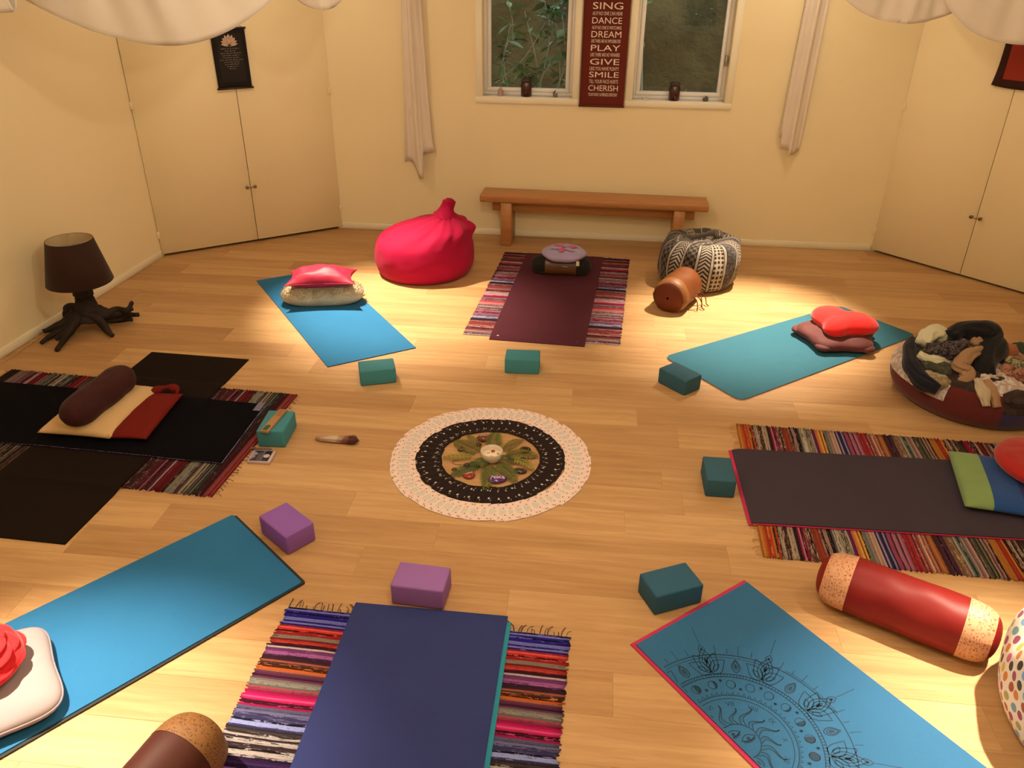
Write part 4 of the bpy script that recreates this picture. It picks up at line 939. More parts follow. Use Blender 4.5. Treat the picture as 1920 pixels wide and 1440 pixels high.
# ------------------------------------------------------------------ front left: grey cushion, red flower cushion, brown bolster
M_gry = cloth('grey_cotton', (.30, .26, .275, 1), .85, 180, .15, .05, .1); M_grys = cloth('grey_piping', (.27, .22, .26, 1), .85)
t = thing('cushion', 'large pale grey cushion with piping on the bright blue mat', 'cushion', (-1.825, 1.880, .0110), R(36))
sq = lambda a, pw: (lambda th: a / ((abs(math.cos(th)) ** pw + abs(math.sin(th)) ** pw) ** (1 / pw)))
pad('cushion_body', lambda th: sq(.235, 5.5)(th) * (1 - .02 * math.cos(4 * th)), .045, .042, M_gry, t, 96, 12, 4.5, .006, 4)
pts = [(sq(.235, 5.5)(a) * (1 - .02 * math.cos(4 * a)) * math.cos(a), sq(.235, 5.5)(a) * (1 - .02 * math.cos(4 * a)) * math.sin(a), .042) for a in [2 * PI * k / 96 for k in range(97)]]
tube('piping', pts, .004, M_grys, t, 8)
M_rfl = cloth('coral_red_felt', (.62, .010, .016, 1), .8, 200, .15, .05, .2)
t = thing('flower_cushion', 'round red cushion covered in felt petals on the grey cushion', 'cushion', (-1.855, 1.925, .094), R(10))
pad('cushion_body', lambda th: .165, .065, .045, M_rfl, t, 48, 10, 2.4, .003, 4)
def petal_mesh():
    vs, fs = [], []
    for j in range(7):
        for i in range(9):
            a = (i / 8 - .5) * 1.0; s_ = j / 6; ph = a * 2.3; r_ = .078 * s_ * math.cos(ph); yy = .078 * s_ * math.sin(ph) * .92
            vs.append((r_, yy, .010 * s_ * s_ - .012 * (yy / .078) ** 2))
    for j in range(6):
        for i in range(8): k = j * 9 + i; fs.append((k, k + 1, k + 10, k + 9))
    me = bpy.data.meshes.new('petal'); me.from_pydata(vs, [], fs); me.materials.append(M_rfl); me.polygons.foreach_set('use_smooth', [True] * len(fs)); return me
pme = petal_mesh()
for ring, (nn, r_, z_, tilt) in enumerate(((11, .100, .074, 34), (10, .078, .094, 24), (8, .048, .108, 12), (6, .020, .115, 2))):
    for k in range(nn):
        a = 2 * PI * (k + .5 * ring) / nn; o = bpy.data.objects.new('petal', pme); link(o, t); o.location = (r_ * math.cos(a), r_ * math.sin(a), z_); o.rotation_euler = (R(rg.uniform(-9, 9)), R(tilt - 8 + rg.uniform(-7, 7)), a)
        m_ = o.modifiers.new('thickness', 'SOLIDIFY'); m_.thickness = .002
M_choc = cloth('chocolate_silk', (.050, .010, .005, 1), .55, 300, .1, .12, 0, .2, wr=7); M_bron = brocade('bronze_brocade', (.075, .026, .006, 1), (.19, .085, .022, 1), 15)
ax = Vector((-.36, -.93, 0)).normalized(); e0 = Vector((-.965, 1.715, 0)); LL = .66
t = thing('bolster', 'chocolate brown silk bolster with a bronze band at the bottom edge', 'bolster', e0 + ax * LL / 2, math.atan2(-ax.y, -ax.x))
bolster_part('cover', -.215, .200, LL, .118, M_choc, t, 20, 44, 0, 9, .93, .004, 7)
bolster_part('bronze_band', .200, .305, LL, .118, M_bron, t, 12, 44, .0015, 9, .93, .003, 7, (3.0, .55))
bolster_part('end_cap', .305, .3299, LL, .118, M_choc, t, 10, 44, 0, 9, .93, .002, 7)
bolster_part('bronze_band', -.3299, -.215, LL, .118, M_bron, t, 12, 44, .001, 9, .93, .003, 7, (3.0, .55))

# ------------------------------------------------------------------ left group
M_crm = cloth('cream_wool', (.60, .42, .21, 1), .9, 180, .25, .08, .1); M_stitch = cloth('brown_blanket_stitch', (.16, .06, .02, 1), .9)
t = thing('cushion', 'flat cream cushion with blanket-stitched edge on the black mat', 'cushion', (-2.275, 3.795, .0215), R(-7))
pillow('cushion_cover', .205, .275, .062, .028, M_crm, t, 24, .06, .42, .008, 3)
st = []
for sx in (-1, 1):
    for k in range(44):
        v = -1 + 2 * (k + .5) / 44; x = sx * .205 * (1 - .06 * (1 - v * v)); y = .275 * v
        st.append(tube_data([(x, y, .028), (x - sx * .007, y, .034), (x - sx * .016, y, .041)], .0011, 4))
for sy in (-1, 1):
    for k in range(32):
        u = -1 + 2 * (k + .5) / 32; y = sy * .275 * (1 - .06 * (1 - u * u)); x = .205 * u
        st.append(tube_data([(x, y, .028), (x, y - sy * .007, .034), (x, y - sy * .016, .041)], .0011, 4))
v_, f_, u_ = merge(st); G('blanket_stitch', v_, f_, M_stitch, t, True)
M_bur = cloth('burgundy_quilt', (.040, .008, .009, 1), .75, 60, .5, .2, .05, .2, wr=16)
ax = Vector((.20, .98, 0)).normalized()
t = thing('bolster', 'burgundy quilted bolster lying across the cream cushion', 'bolster', (-2.255, 3.765, .083), math.atan2(ax.y, ax.x))
bolster_part('cover', -.215, .215, .54, .088, M_bur, t, 22, 36, 0, 5, .88, .008, 2)
bolster_part('end_cap', .215, .2699, .54, .088, M_bur, t, 10, 36, 0, 5, .88, .005, 2); bolster_part('end_cap', -.2699, -.215, .54, .088, M_bur, t, 10, 36, 0, 5, .88, .005, 2)
M_rw = cloth('rust_red_wool', (.15, .009, .005, 1), .9, 200, .25, .08, 0)
t = thing('drawstring_pouch', 'rust red wool pouch tucked under the cream cushion', 'pouch', (-2.025, 3.755, .0215), R(-2))
pillow('pouch_body', .115, .245, .030, .020, M_rw, t, 20, .05, .4, .006, 5)
tube('gathered_neck', [(-.06, .225, .03), (-.02, .250, .045), (.03, .262, .05), (.075, .255, .04), (.085, .225, .03)], lambda a: .018 + .008 * math.sin(a * 12), M_rw, t, 10, n=4, jit=.4)

# things by the turquoise block
M_card = plain('kraft_card', ob(165, 110, 60), .8)
t = thing('incense_box', 'narrow kraft cardboard box lying on the turquoise block', 'box', (-1.263, 3.598, .1008), math.atan2(.22, .042))
box('carton', (-.112, -.021, 0), (.112, .021, .015), M_card, t, .001, 1)
G('green_print', [(-.105 + .022 * (1 - math.cos(PI * k / 8)) * 0 + x, y, .0154) for x, y, k in [(0, -.014, 0), (.04, -.014, 0), (.052, -.006, 0), (.052, .006, 0), (.04, .014, 0), (0, .014, 0)]], [(0, 1, 2, 3, 4, 5)], plain('green_ink', ob(45, 75, 40), .7), t, False)
vs, fs = [], []
for k in range(10):
    c = Vector((.068 + .02 * (k % 3 - 1), -.012 + .008 * (k // 3))); a0 = len(vs); vs += [(c.x + .005 * math.cos(a), c.y + .0035 * math.sin(a), .0154) for a in [2 * PI * q / 8 for q in range(8)]]; fs.append(tuple(range(a0, a0 + 8)))
G('dot_print', vs, fs, plain('brown_ink', ob(120, 72, 38), .7), t, False)
t = thing('card_deck', 'small boxed card deck with a moon picture beside the turquoise block', 'card box', (-1.286, 3.403, .0007), R(-3))
box('deck_box', (-.058, -.052, 0), (.058, .052, .016), plain('pale_card_edge', ob(190, 150, 130), .7), t, .001, 1)
def flat(nm, pts, mt, z): return G(nm, [(a, b, z) for a, b in pts], [tuple(range(len(pts)))], mt, t, False)
flat('cover_picture', [(-.052, -.047), (.046, -.047), (.046, .047), (-.052, .047)], plain('night_print', ob(30, 22, 28), .5), .01625)
flat('moon_print', [(.026 + .016 * math.cos(a), .016 * math.sin(a)) for a in [2 * PI * k / 20 for k in range(20)]], plain('moon_ink', ob(190, 165, 150), .6), .0165)
flat('mountain_print', [(-.052, -.04), (-.030, -.012), (-.036, .002), (-.022, .018), (-.038, .032), (-.052, .044)], plain('mist_ink', ob(140, 115, 120), .6), .0165)
vs, fs = [], []
for row in range(3):
    for k in range(6 + row):
        x, y = -.014 + .010 * row, -.036 + k * .011; a0 = len(vs); w = .0022 + .002 * (row == 2); vs += [(x - w, y - .004, .0166), (x + w, y - .004, .0166), (x + w, y + .004, .0166), (x - w, y + .004, .0166)]; fs.append((a0, a0 + 1, a0 + 2, a0 + 3))
G('title_print', vs, fs, plain('title_ink', ob(130, 108, 100), .6), t, False)
t = thing('carved_bar', 'tiny carved ornament bar in front of the turquoise block', 'ornament', (-1.312, 3.481, .0007), R(-2))
box('bar', (-.055, -.006, 0), (.055, .006, .010), plain('dull_pewter', ob(120, 88, 66), .5, .4, .3), t, .002, 1)
for k in range(9): pad('bead', lambda th: .005, .004, .003, plain('pewter_bead', ob(140, 105, 80), .45, .4, .3) if k == 0 else bpy.data.materials['pewter_bead'], t, 10, 3, 2, 0, k, (-.046 + k * .0115, 0, .009))
# quartz wand
def quartz():
    t_ = NT('smoky_quartz'); s_ = t_.sep(t_.coord()); f = t_.math('ADD', t_.math('MULTIPLY', t_.math('ADD', s_[0], .08), 4.0), t_.math('MULTIPLY', t_.noise(t_.coord(), 40, 4), .35))
    return t_.fin(t_.ramp(f, [(0.0, ob(150, 105, 70)), (.45, ob(190, 150, 115)), (.66, ob(125, 75, 55)), (.78, ob(70, 28, 24))]), .25, 0, .5)
t = thing('crystal_wand', 'long smoky quartz crystal lying on the floor near the mandala', 'crystal', (-.930, 3.567, .0008), math.atan2(-.027, .227))
vs, fs = [], []
secs = [(-.118, .008, .010), (-.09, .020, .016), (.0, .025, .019), (.05, .027, .020), (.085, .031, .023), (.10, .027, .022)]
for x, wy, hz in secs:
    for k in range(6): a = PI / 6 + 2 * PI * k / 6; vs.append((x, wy * math.cos(a), hz * (1 + math.sin(a)) * .98))
n_ = len(secs)
for i in range(n_ - 1):
    for k in range(6): fs.append((i * 6 + k, i * 6 + (k + 1) % 6, (i + 1) * 6 + (k + 1) % 6, (i + 1) * 6 + k))
vs.append((.125, -.004, .020)); fs += [((n_ - 1) * 6 + k, (n_ - 1) * 6 + (k + 1) % 6, len(vs) - 1) for k in range(6)]; fs.append((5, 4, 3, 2, 1, 0))
mq = quartz(); o = G('crystal_shaft', vs, fs, mq, t, False)
# ------------------------------------------------------------------ driftwood lamp
M_char2 = cloth('charred_driftwood', (.020, .012, .009, 1), .7, 40, .8, .3, 0, .3); M_shade = cloth('dark_brown_shade', (.030, .011, .007, 1), .8, 260, .15, .06, .1); M_shin = plain('shade_lining', (.62, .50, .30, 1), .8)
t = thing('floor_lamp', 'driftwood root lamp with a dark brown shade by the left wall', 'lamp', (-2.89, 4.96, 0))
LX, LY = -2.89, 4.96
tube('trunk', [(-.005, -.01, .06), (-.004, 0, .12), (0, .0, .20), (.0, 0, .30), (0, 0, .385)], lambda a: .100 - .040 * min(1, a * 2.0), M_char2, t, 20, n=6, jit=.25)
ROOTS = [[(-2.867, 4.937, .14), (-2.791, 4.968, .10), (-2.731, 5.049, .10), (-2.656, 5.028, .11), (-2.646, 5.096, .14)], [(-2.872, 4.966, .1), (-2.789, 5.043, .06), (-2.69, 5.077, .05), (-2.609, 5.072, .06)], [(-2.852, 4.981, .08), (-2.786, 5.025, .04), (-2.729, 5.065, .03), (-2.648, 5.044, .03)],
         [(-2.878, 4.929, .13), (-2.819, 4.921, .10), (-2.762, 4.888, .045), (-2.722, 4.843, .025), (-2.683, 4.811, .02)], [(-2.926, 4.919, .12), (-2.946, 4.818, .07), (-2.962, 4.729, .03), (-2.947, 4.594, .014)], [(-2.939, 4.919, .12), (-3.021, 4.86, .05), (-3.076, 4.805, .025), (-3.10, 4.694, .018)], [(-2.966, 4.949, .12), (-3.037, 4.875, .07), (-3.106, 4.842, .05), (-3.150, 4.826, .04)],
         [(-2.95, 5.0, .13), (-3.05, 5.02, .12), (-3.065, 4.992, .09), (-3.05, 4.985, .03)], [(-2.87, 5.03, .1), (-2.85, 5.14, .04), (-2.82, 5.22, .02)], [(-2.94, 4.93, .11), (-2.98, 4.83, .04), (-3.03, 4.745, .02)], [(-2.867, 4.95, .12), (-2.79, 5.0, .085), (-2.70, 5.04, .085), (-2.635, 5.06, .11)]]
for k, rt_ in enumerate(ROOTS):
    tube('root', [(a - LX, b - LY, c) for a, b, c in rt_], lambda a: .042 - .028 * min(1, a * 1.15), M_char2, t, 10, n=6, jit=.5)
sh = []
lathe('lamp_shade', [(.205, .345), (.207, .347), (.143, .635), (.141, .635)], 48, M_shade, t)
lathe('shade_lining', [(.2035, .346), (.1395, .634)], 48, M_shin, t)
for a in (0, 2.09, 4.19): tube('spider_wire', [(.012 * math.cos(a), .012 * math.sin(a), .60), (.138 * math.cos(a), .138 * math.sin(a), .63)], .002, plain('wire_metal', (.5, .45, .35, 1), .4, .5, .5) if a == 0 else bpy.data.materials['wire_metal'], t, 6)
lathe('bulb', [(0, .385), (.016, .39), (.016, .43), (.03, .47), (.034, .50), (.026, .53), (0, .54)], 20, plain('unlit_bulb', (.75, .72, .65, 1), .2), t)
tag(tube('lamp_cord', [(-3.16, 4.93, .005), (-3.17, 4.80, .004), (-3.19, 4.62, .004), (-3.20, 4.48, .004), (-3.245, 4.35, .004), (-3.29, 4.15, .004), (-3.34, 3.85, .004)], .003, plain('beige_cord', (.52, .36, .18, 1), .6), None, 6, n=6), 'thin beige lamp cord along the left baseboard', 'cord')

# ------------------------------------------------------------------ card mandala in the middle of the floor
MC = Vector((-.107, 3.425))
def cardback():
    t_ = NT('rose_card_print'); s_ = t_.sep(t_.coord('UV')); u, v = s_[0], s_[1]
    base = (.80, .68, .63, 1)
    gx = t_.math('ABSOLUTE', t_.math('SUBTRACT', u, .5)); gy = t_.math('ABSOLUTE', t_.math('SUBTRACT', v, .5))
    gr = t_.math('LESS_THAN', t_.math('ADD', t_.math('MULTIPLY', gy, 2.6), t_.math('MULTIPLY', gx, 1.6)), t_.math('ADD', .35, t_.math('MULTIPLY', t_.noise(t_.coord('UV'), 7, 3), .5)))
    col = t_.mix(t_.math('MULTIPLY', gr, .75), base, (.56, .56, .53, 1))
    for cx_, cy_ in ((.3, .30), (.8, .36), (.3, .70), (.8, .64), (.55, .08), (.05, .12), (.55, .92), (.05, .88)):
        d = t_.math('SQRT', t_.math('ADD', t_.math('POWER', t_.math('MULTIPLY', t_.math('SUBTRACT', u, cx_), .58), 2.0), t_.math('POWER', t_.math('SUBTRACT', v, cy_), 2.0)))
        col = t_.mix(t_.math('LESS_THAN', d, .105), col, (.84, .73, .69, 1)); col = t_.mix(t_.math('MULTIPLY', t_.math('LESS_THAN', t_.math('ABSOLUTE', t_.math('SUBTRACT', d, .085)), .012), .5), col, (.62, .30, .26, 1))
        col = t_.mix(t_.math('LESS_THAN', d, .034), col, (.30, .10, .09, 1))
    return t_.fin(col, .5, 0, .4)
M_card1 = cardback(); M_cardw = plain('card_white_edge', (.78, .66, .55, 1), .6); M_card2 = NT('dark_card').fin((.014, .007, .008, 1), .6, 0, .15); M_silver = plain('silver_moon_ink', (.62, .58, .56, 1), .35, .5)
def card_mesh(name, w, l, mats, moons=False):
    th = .0005; hw, hl = w / 2, l / 2
    vs = [(-hw, -hl, 0), (hw, -hl, 0), (hw, hl, 0), (-hw, hl, 0), (-hw, -hl, th), (hw, -hl, th), (hw, hl, th), (-hw, hl, th)]
    fs = [(3, 2, 1, 0), (4, 5, 6, 7), (0, 1, 5, 4), (1, 2, 6, 5), (2, 3, 7, 6), (3, 0, 4, 7)]; mi = [1, 0, 1, 1, 1, 1] if not moons else [0] * 6
    uv = [(0, 0), (1, 0), (1, 1), (0, 1)] * 2
    if moons:
        for x, y, r_, k in ((-.012, -.030, .0075, .35), (-.006, .030, .0075, -.3), (-.016, .046, .006, .6), (-.017, -.046, .005, .55), (.004, -.034, .0065, -.5), (.012, .036, .0065, .5)):
            a0 = len(vs); tt = [PI / 2 - PI * q / 8 for q in range(9)]
            pts = [(x + r_ * math.cos(a) * k, y + r_ * math.sin(a)) for a in tt] + [(x + r_ * math.cos(a), y + r_ * math.sin(a)) for a in tt[::-1][1:-1]]
            vs += [(a, b, th + .0002) for a, b in pts]; uv += [(0, 0)] * len(pts); fs.append(tuple(range(a0, a0 + len(pts)))); mi.append(1)
    me = bpy.data.meshes.new(name); me.from_pydata(vs, [], fs); [me.materials.append(m_) for m_ in mats]
    ul = me.uv_layers.new(name='UVMap')
    for lp in me.loops: ul.data[lp.index].uv = uv[lp.vertex_index]
    for p_, k in zip(me.polygons, mi): p_.material_index = k
    bm = bmesh.new(); bm.from_mesh(me); bm.normal_update()
    for f in bm.faces:
        if f.material_index == 1 and moons and f.normal.z < 0: f.normal_flip()
    bm.to_mesh(me); bm.free(); return me
rg = random.Random(17)
def ring(name, label, n_, rad, w, l, mats, moons, group, z, tilt, jr):
    me = card_mesh('card', w, l, mats, moons)
    for k in range(n_):
        a = 2 * PI * (k + rg.uniform(-.12, .12)) / n_ - .3; r_ = rad + rg.uniform(-jr, jr)
        o = bpy.data.objects.new(name, me); link(o); tag(o, label, 'card', group)
        o.rotation_mode = 'XYZ'; m_ = Matrix.Translation((MC.x + r_ * math.cos(a), MC.y + r_ * math.sin(a), z)) @ Matrix.Rotation(a - PI / 2 + R(rg.uniform(-2, 2)), 4, 'Z') @ Matrix.Rotation(tilt, 4, 'Y')
        o.matrix_world = m_
ring('floral_card', 'pale floral card in the outer ring of the floor mandala', 66, .452, .072, .128, (M_card1, M_cardw), False, 'pale floral cards of the outer ring', .0030, R(1.7), .007)
ring('moon_card', 'black card with silver moons in the inner ring of the mandala', 44, .320, .074, .128, (M_card2, M_silver), True, 'black moon cards of the inner ring', .0052, R(1.6), .006)

# fern fronds
M_fern = [NT('fern_green').fin((.085, .115, .020, 1), .7), NT('fern_dark').fin((.055, .085, .020, 1), .6), NT('fern_yellow').fin((.21, .20, .03, 1), .6), NT('fern_olive').fin((.12, .11, .02, 1), .6)]
def frond(label, p0, p1, w, n_, mt, z0=.008, arch=.012, lw=.44, ll=1.05):
    p0, p1 = Vector((*p0, 0)), Vector((*p1, 0)); d = (p1 - p0); L = d.length; d.normalize(); s_ = Vector((-d.y, d.x, 0))
    t_ = thing('fern_frond', label, 'fern', p0); f = lambda a: d * (L * a) + s_ * .012 * math.sin(a * 3) + Vector((0, 0, z0 + arch * math.sin(PI * a)))
    tube('stalk', [f(k / 10) for k in range(11)], lambda a: .0016 * (1.2 - a), mt, t_, 5)
    vs, fs = [], []
    for k in range(n_):
        a = .12 + .86 * k / n_; q = f(a); ln = w * (math.sin(PI * min(1, .22 + .78 * a)) ** .8) * ll; lw_ = L / n_ * lw
        for sd in (-1, 1):
            dr = (s_ * sd + d * .55).normalized(); pr_ = d
            a0 = len(vs); zz = Vector((0, 0, -.004))
            vs += [q, q + dr * ln * .35 + pr_ * lw_ + zz * .1, q + dr * ln * .7 + pr_ * lw_ * .7 + zz * .5, q + dr * ln + zz, q + dr * ln * .7 - pr_ * lw_ * .6 + zz * .5, q + dr * ln * .35 - pr_ * lw_ + zz * .1]
            fs.append(tuple(range(a0, a0 + 6)))
    vs = [Vector((v.x, v.y, max(.0015, v.z))) for v in vs]
    G('leaflets', vs, fs, mt, t_, False); return t_
FR = [('green fern frond pointing at the camera in front of the bowl', (-.115, 3.38), (-.131, 3.130), .050, 13, 0), ('dark fern frond reaching front left towards the red stone', (-.15, 3.39), (-.312, 3.255), .052, 13, 1), ('broad olive fern frond reaching back left of the bowl', (-.15, 3.46), (-.302, 3.588), .062, 14, 3), ('short green fern frond behind the bowl', (-.092, 3.48), (-.078, 3.668), .060, 12, 0), ('slender green fern frond reaching back right', (-.05, 3.47), (.070, 3.596), .036, 11, 3), ('long olive fern frond reaching right to the black cards', (-.05, 3.43), (.145, 3.436), .060, 12, 3), ('green fern frond reaching front right past the purple stone', (-.075, 3.37), (.022, 3.195), .052, 13, 0),
      ('thin yellow green sprig reaching left over bare floor', (-.19, 3.432), (-.365, 3.415), .030, 7, 2), ('yellow fern sprig reaching front right by the dark stone', (-.01, 3.41), (.122, 3.300), .034, 9, 2), ('tiny olive fern tip behind the brown stone', (-.16, 3.54), (-.236, 3.628), .026, 8, 3), ('dark green fern frond tucked left under the bowl', (-.10, 3.40), (-.215, 3.345), .045, 10, 1), ('dark green fern frond tucked right under the bowl', (-.10, 3.40), (.02, 3.36), .045, 10, 1)]
for i, (lab, a, b, w, n_, m_) in enumerate(FR): frond(lab, a, b, w, n_, M_fern[m_], .006 + .0012 * i)
# bowl candle
t = thing('candle_bowl', 'small white bowl candle in the centre of the mandala', 'candle', (-.100, 3.405, .0065))
lathe('bowl', [(0, 0), (.034, 0), (.046, .010), (.054, .030), (.057, .056), (.0555, .058), (.0535, .056), (.050, .034), (.040, .018), (0, .016)], 40, plain('white_stoneware', (.66, .56, .46, 1), .4), t)
wx = lathe('wax', [(0, .040), (.0515, .040), (.0515, .034)], 32, plain('cream_wax', (.82, .72, .52, 1), .5), t)
pad('red_seal', lambda th: .011, .004, .002, plain('red_wax', ob(150, 30, 20), .4), t, 20, 4, 2, .001, 1, (.006, .018, .0402))
for k in range(7): a = 2.2 * k; tube('herb_bit', [(.03 * math.cos(a), -.012 + .018 * math.sin(a), .0412), (.03 * math.cos(a) + .008, -.012 + .018 * math.sin(a) + .003, .0415)], .0012, M_fern[k % 4], t, 5)
# stones
def stone(name, label, c, r_, sq_, h, mat, rz=0, z=.0012, word=None, wsc=1.0):
    t_ = thing(name, label, 'stone', (c[0], c[1], z), rz)
    pad('stone_body', lambda th: r_ * (1 + .06 * math.sin(2 * th + 1) + .05 * math.sin(3 * th)) * (1 / math.sqrt(math.cos(th) ** 2 + (math.sin(th) / sq_) ** 2)), h * .6, h * .4, mat, t_, 32, 8, 2.0, .0008, c[0] * 30)
    if word:
        zz = lambda x, y: h * .4 + h * .6 * max(0, 1 - ((x / r_) ** 2 + (y / (r_ * sq_)) ** 2)) ** .5 + .0012
        f = lambda a, b: ((a - .5) * r_ * 1.35 * wsc, (b - .45) * r_ * sq_ * .9 * wsc, zz((a - .5) * r_ * 1.35 * wsc, (b - .45) * r_ * sq_ * .9 * wsc))
        if word == '~':
            parts = []
            for k in range(4): parts.append(tube_data([f(.08 + .23 * k + .2 * q / 5, .5 + .32 * math.sin(q * 2.1 + k)) for q in range(6)], .0011, 4))
            v_, f_, u_ = merge(parts); G('lettering', v_, f_, M_silver, t_)
        else: text('lettering', word, f, M_silver, t_, .01)
    return t_
gl = lambda n_, c: NT(n_).fin(c, .12, 0, .6)
stone('polished_stone', 'polished brown stone with silver writing behind the bowl', (-.148, 3.600), .037, .72, .030, gl('tiger_eye', ob(105, 45, 22)), R(8), word='~')
stone('polished_stone', 'shiny black round stone right of the bowl', (.073, 3.497), .029, .85, .022, gl('black_onyx', (.012, .010, .009, 1)), R(-10))
stone('polished_stone', 'mottled dark oval stone front right among ferns', (.045, 3.305), .034, .6, .020, gl('dark_jasper', ob(52, 34, 24)), R(-12))
stone('polished_stone', 'purple oval stone with the word Peace in front', (-.067, 3.228), .047, .68, .026, gl('purple_agate', ob(82, 26, 82)), R(6), word='Peace', wsc=1.1)
stone('polished_stone', 'red stone with silver marks front left of the bowl', (-.208, 3.262), .030, .95, .022, gl('red_jasper', ob(140, 38, 22)), R(30), word='~')
stone('raw_crystal', 'small brown raw crystal left among olive ferns', (-.262, 3.498), .022, .7, .020, gl('smoky_brown', ob(70, 34, 20)), R(40))
stone('polished_stone', 'small dark brown stone touching the bowl from behind', (-.172, 3.541), .016, .8, .018, gl('brown_agate', ob(66, 32, 22)), R(10))
stone('pebble', 'tiny white pebble at the front right fern tips', (.013, 3.267), .011, .8, .010, gl('white_quartz', (.6, .55, .45, 1)), 0, .012)
stone('polished_stone', 'small dark green round stone on the left fern', (-.225, 3.335), .015, .9, .016, gl('dark_jade', ob(40, 42, 22)), 0, .014)
stone('pebble', 'small reddish chip at the far left fern tip', (-.288, 3.318), .014, .7, .012, gl('carnelian', ob(92, 34, 22)), R(20))
stone('pebble', 'small amber chip at the upper left of the mandala', (-.296, 3.548), .011, .6, .010, gl('amber', ob(120, 62, 26)), R(-20))
stone('polished_stone', 'dark green stone at the right fern stalk', (.060, 3.395), .017, .8, .016, gl('green_stone', ob(42, 46, 24)), R(10), .012)
tag(tube('copper_wire', [(-.255, 3.365, .002), (-.285, 3.365, .002), (-.302, 3.385, .002), (-.29, 3.402, .002), (-.268, 3.398, .002)], .0013, M_copper, None, 5, n=5), 'thin bent wire loop on the bare floor left of the ferns', 'wire')

# ------------------------------------------------------------------ hangings
def rowmarks(x0, x1, z, hgt, rg_, y):
    vs, fs = [], []; x = x0
    while x < x1:
        w = rg_.uniform(.010, .028)
        if x + w > x1: w = x1 - x
        k = 0
        while k < w - .002:
            a0 = len(vs); hh = hgt * (1 if rg_.random() < .3 else .62); ww = rg_.uniform(.0018, .0034)
            vs += [(x + k, y, z), (x + k + ww, y, z), (x + k + ww, y, z + hh), (x + k, y, z + hh)]; fs.append((a0, a0 + 1, a0 + 2, a0 + 3)); k += ww + .0018
        x += w + .006
    return vs, fs
def lotus_hanging():
    m_, L = wframe(P1, P2); t = thing('wall_hanging', 'black fabric hanging with a pale lotus on the left cupboard', 'wall hanging'); t.matrix_world = m_ @ Matrix.Translation((.816, -.014, 1.296))
    mk = cloth('black_cotton', (.012, .010, .009, 1), .85, 200, .2); mk2 = cloth('faded_black_cotton', (.020, .017, .015, 1), .85, 200, .2)
    surf('cloth_panel', lambda u, v: (-.134 + .268 * u, .004 * math.sin(u * 6) * (1 - v) - .001, .010 + .44 * v), 16, 14, mk, t, thick=.002)
    surf('inner_panel', lambda u, v: (-.096 + .192 * u, .004 * math.sin((.14 + .72 * u) * 6) * (1 - .1 - v * .85) - .0032, .055 + .36 * v), 12, 12, mk2, t)
    for z in (.006, .452): tube('dowel', [(-.145, -.002, z), (.145, -.002, z)], .0075, plain('dark_wood_dowel', (.03, .015, .01, 1), .5), t, 10)
    tube('cord', [(-.13, -.002, .452), (0, .004, .52), (.13, -.002, .452)], .0016, mk, t, 5)
    mp = plain('pale_lotus_print', (.55, .40, .30, 1), .7); mp2 = plain('lotus_outline_print', (.20, .10, .05, 1), .7)
    cz = .335
    for k, (ang, l, w) in enumerate([(-68, .056, .013), (68, .056, .013), (-88, .055, .011), (88, .055, .011), (-46, .058, .015), (46, .058, .015), (-24, .062, .016), (24, .062, .016), (0, .064, .017), (-12, .045, .012), (12, .045, .012)]):
        a = R(ang); pts = []
        for q in range(17):
            s_ = q / 8 if q <= 8 else (16 - q) / 8; sd = 1 if q <= 8 else -1; ww = w * math.sin(PI * s_ ** .8) * sd; l2 = l * 1.22; ww *= 1.2; x = math.sin(a) * l2 * s_ + math.cos(a) * ww; z = math.cos(a) * l2 * s_ - math.sin(a) * ww
            pts.append((x, -.0062 - k * .0002, cz + z))
        G('lotus_petal', pts[:-1], [tuple(range(16))], mp, t, False)
        v_, f_, u_ = tube_data([(p_[0], p_[1] - .0001, p_[2]) for p_ in pts], .0008, 4); G('petal_outline', v_, f_, mp2, t)
    rg_ = random.Random(9); mtx = plain('grey_text_print', (.32, .28, .24, 1), .7); V_, F_ = [], []
    for k, hw in enumerate((.026, .072, .040, .078, .068, .062, .090, .060, .055, .042, .024)):
        a, b = rowmarks(-hw, hw, .318 - k * .0165, .0062, rg_, -.0062); o_ = len(V_); V_ += a; F_ += [tuple(i + o_ for i in f) for f in b]
    G('verse_print', V_, F_, mtx, t, False)
lotus_hanging()
def red_hanging():
    m_, L = wframe(P3, P4); t = thing('wall_hanging', 'dark red fabric hanging on the right cupboard at the picture edge', 'wall hanging'); t.matrix_world = m_ @ Matrix.Translation((.80, -.014, 1.45))
    md_ = cloth('dark_maroon_cotton', (.035, .008, .006, 1), .85, 200, .2); mr = cloth('brick_red_cotton', (.26, .028, .014, 1), .85, 200, .2)
    surf('cloth_panel', lambda u, v: ((-.155 + .31 * u) * (1.0 + .12 * (1 - v) ** 3), -.002 - .006 * (1 - v) ** 2, .005 + .32 * v + .012 * (1 - v) * (2 * u - 1) ** 2), 16, 12, md_, t, thick=.002)
    surf('inner_panel', lambda u, v: (-.105 + .21 * u, -.0050 - .006 * (1 - .2 - .72 * v) ** 2, .065 + .235 * v), 12, 10, mr, t)
    tube('dowel', [(-.17, -.002, .327), (.17, -.002, .327)], .008, plain('maroon_dowel', (.03, .012, .01, 1), .5), t, 10)
    tube('cord', [(-.15, -.002, .327), (0, .004, .40), (.15, -.002, .327)], .0016, md_, t, 5)
red_hanging()
t = thing('wall_hanging', 'long maroon banner with white motto lettering between the windows', 'wall hanging'); t.matrix_world = MB @ Matrix.Translation((2.338, -.024, 1.158))
M_ban = cloth('maroon_canvas', (.125, .018, .010, 1), .85, 200, .15, .05)
surf('banner_cloth', lambda u, v: (-.185 + .37 * u, .0008 * math.sin(u * 9 + v * 5), 1.02 * v), 14, 30, M_ban, t, thick=.002)
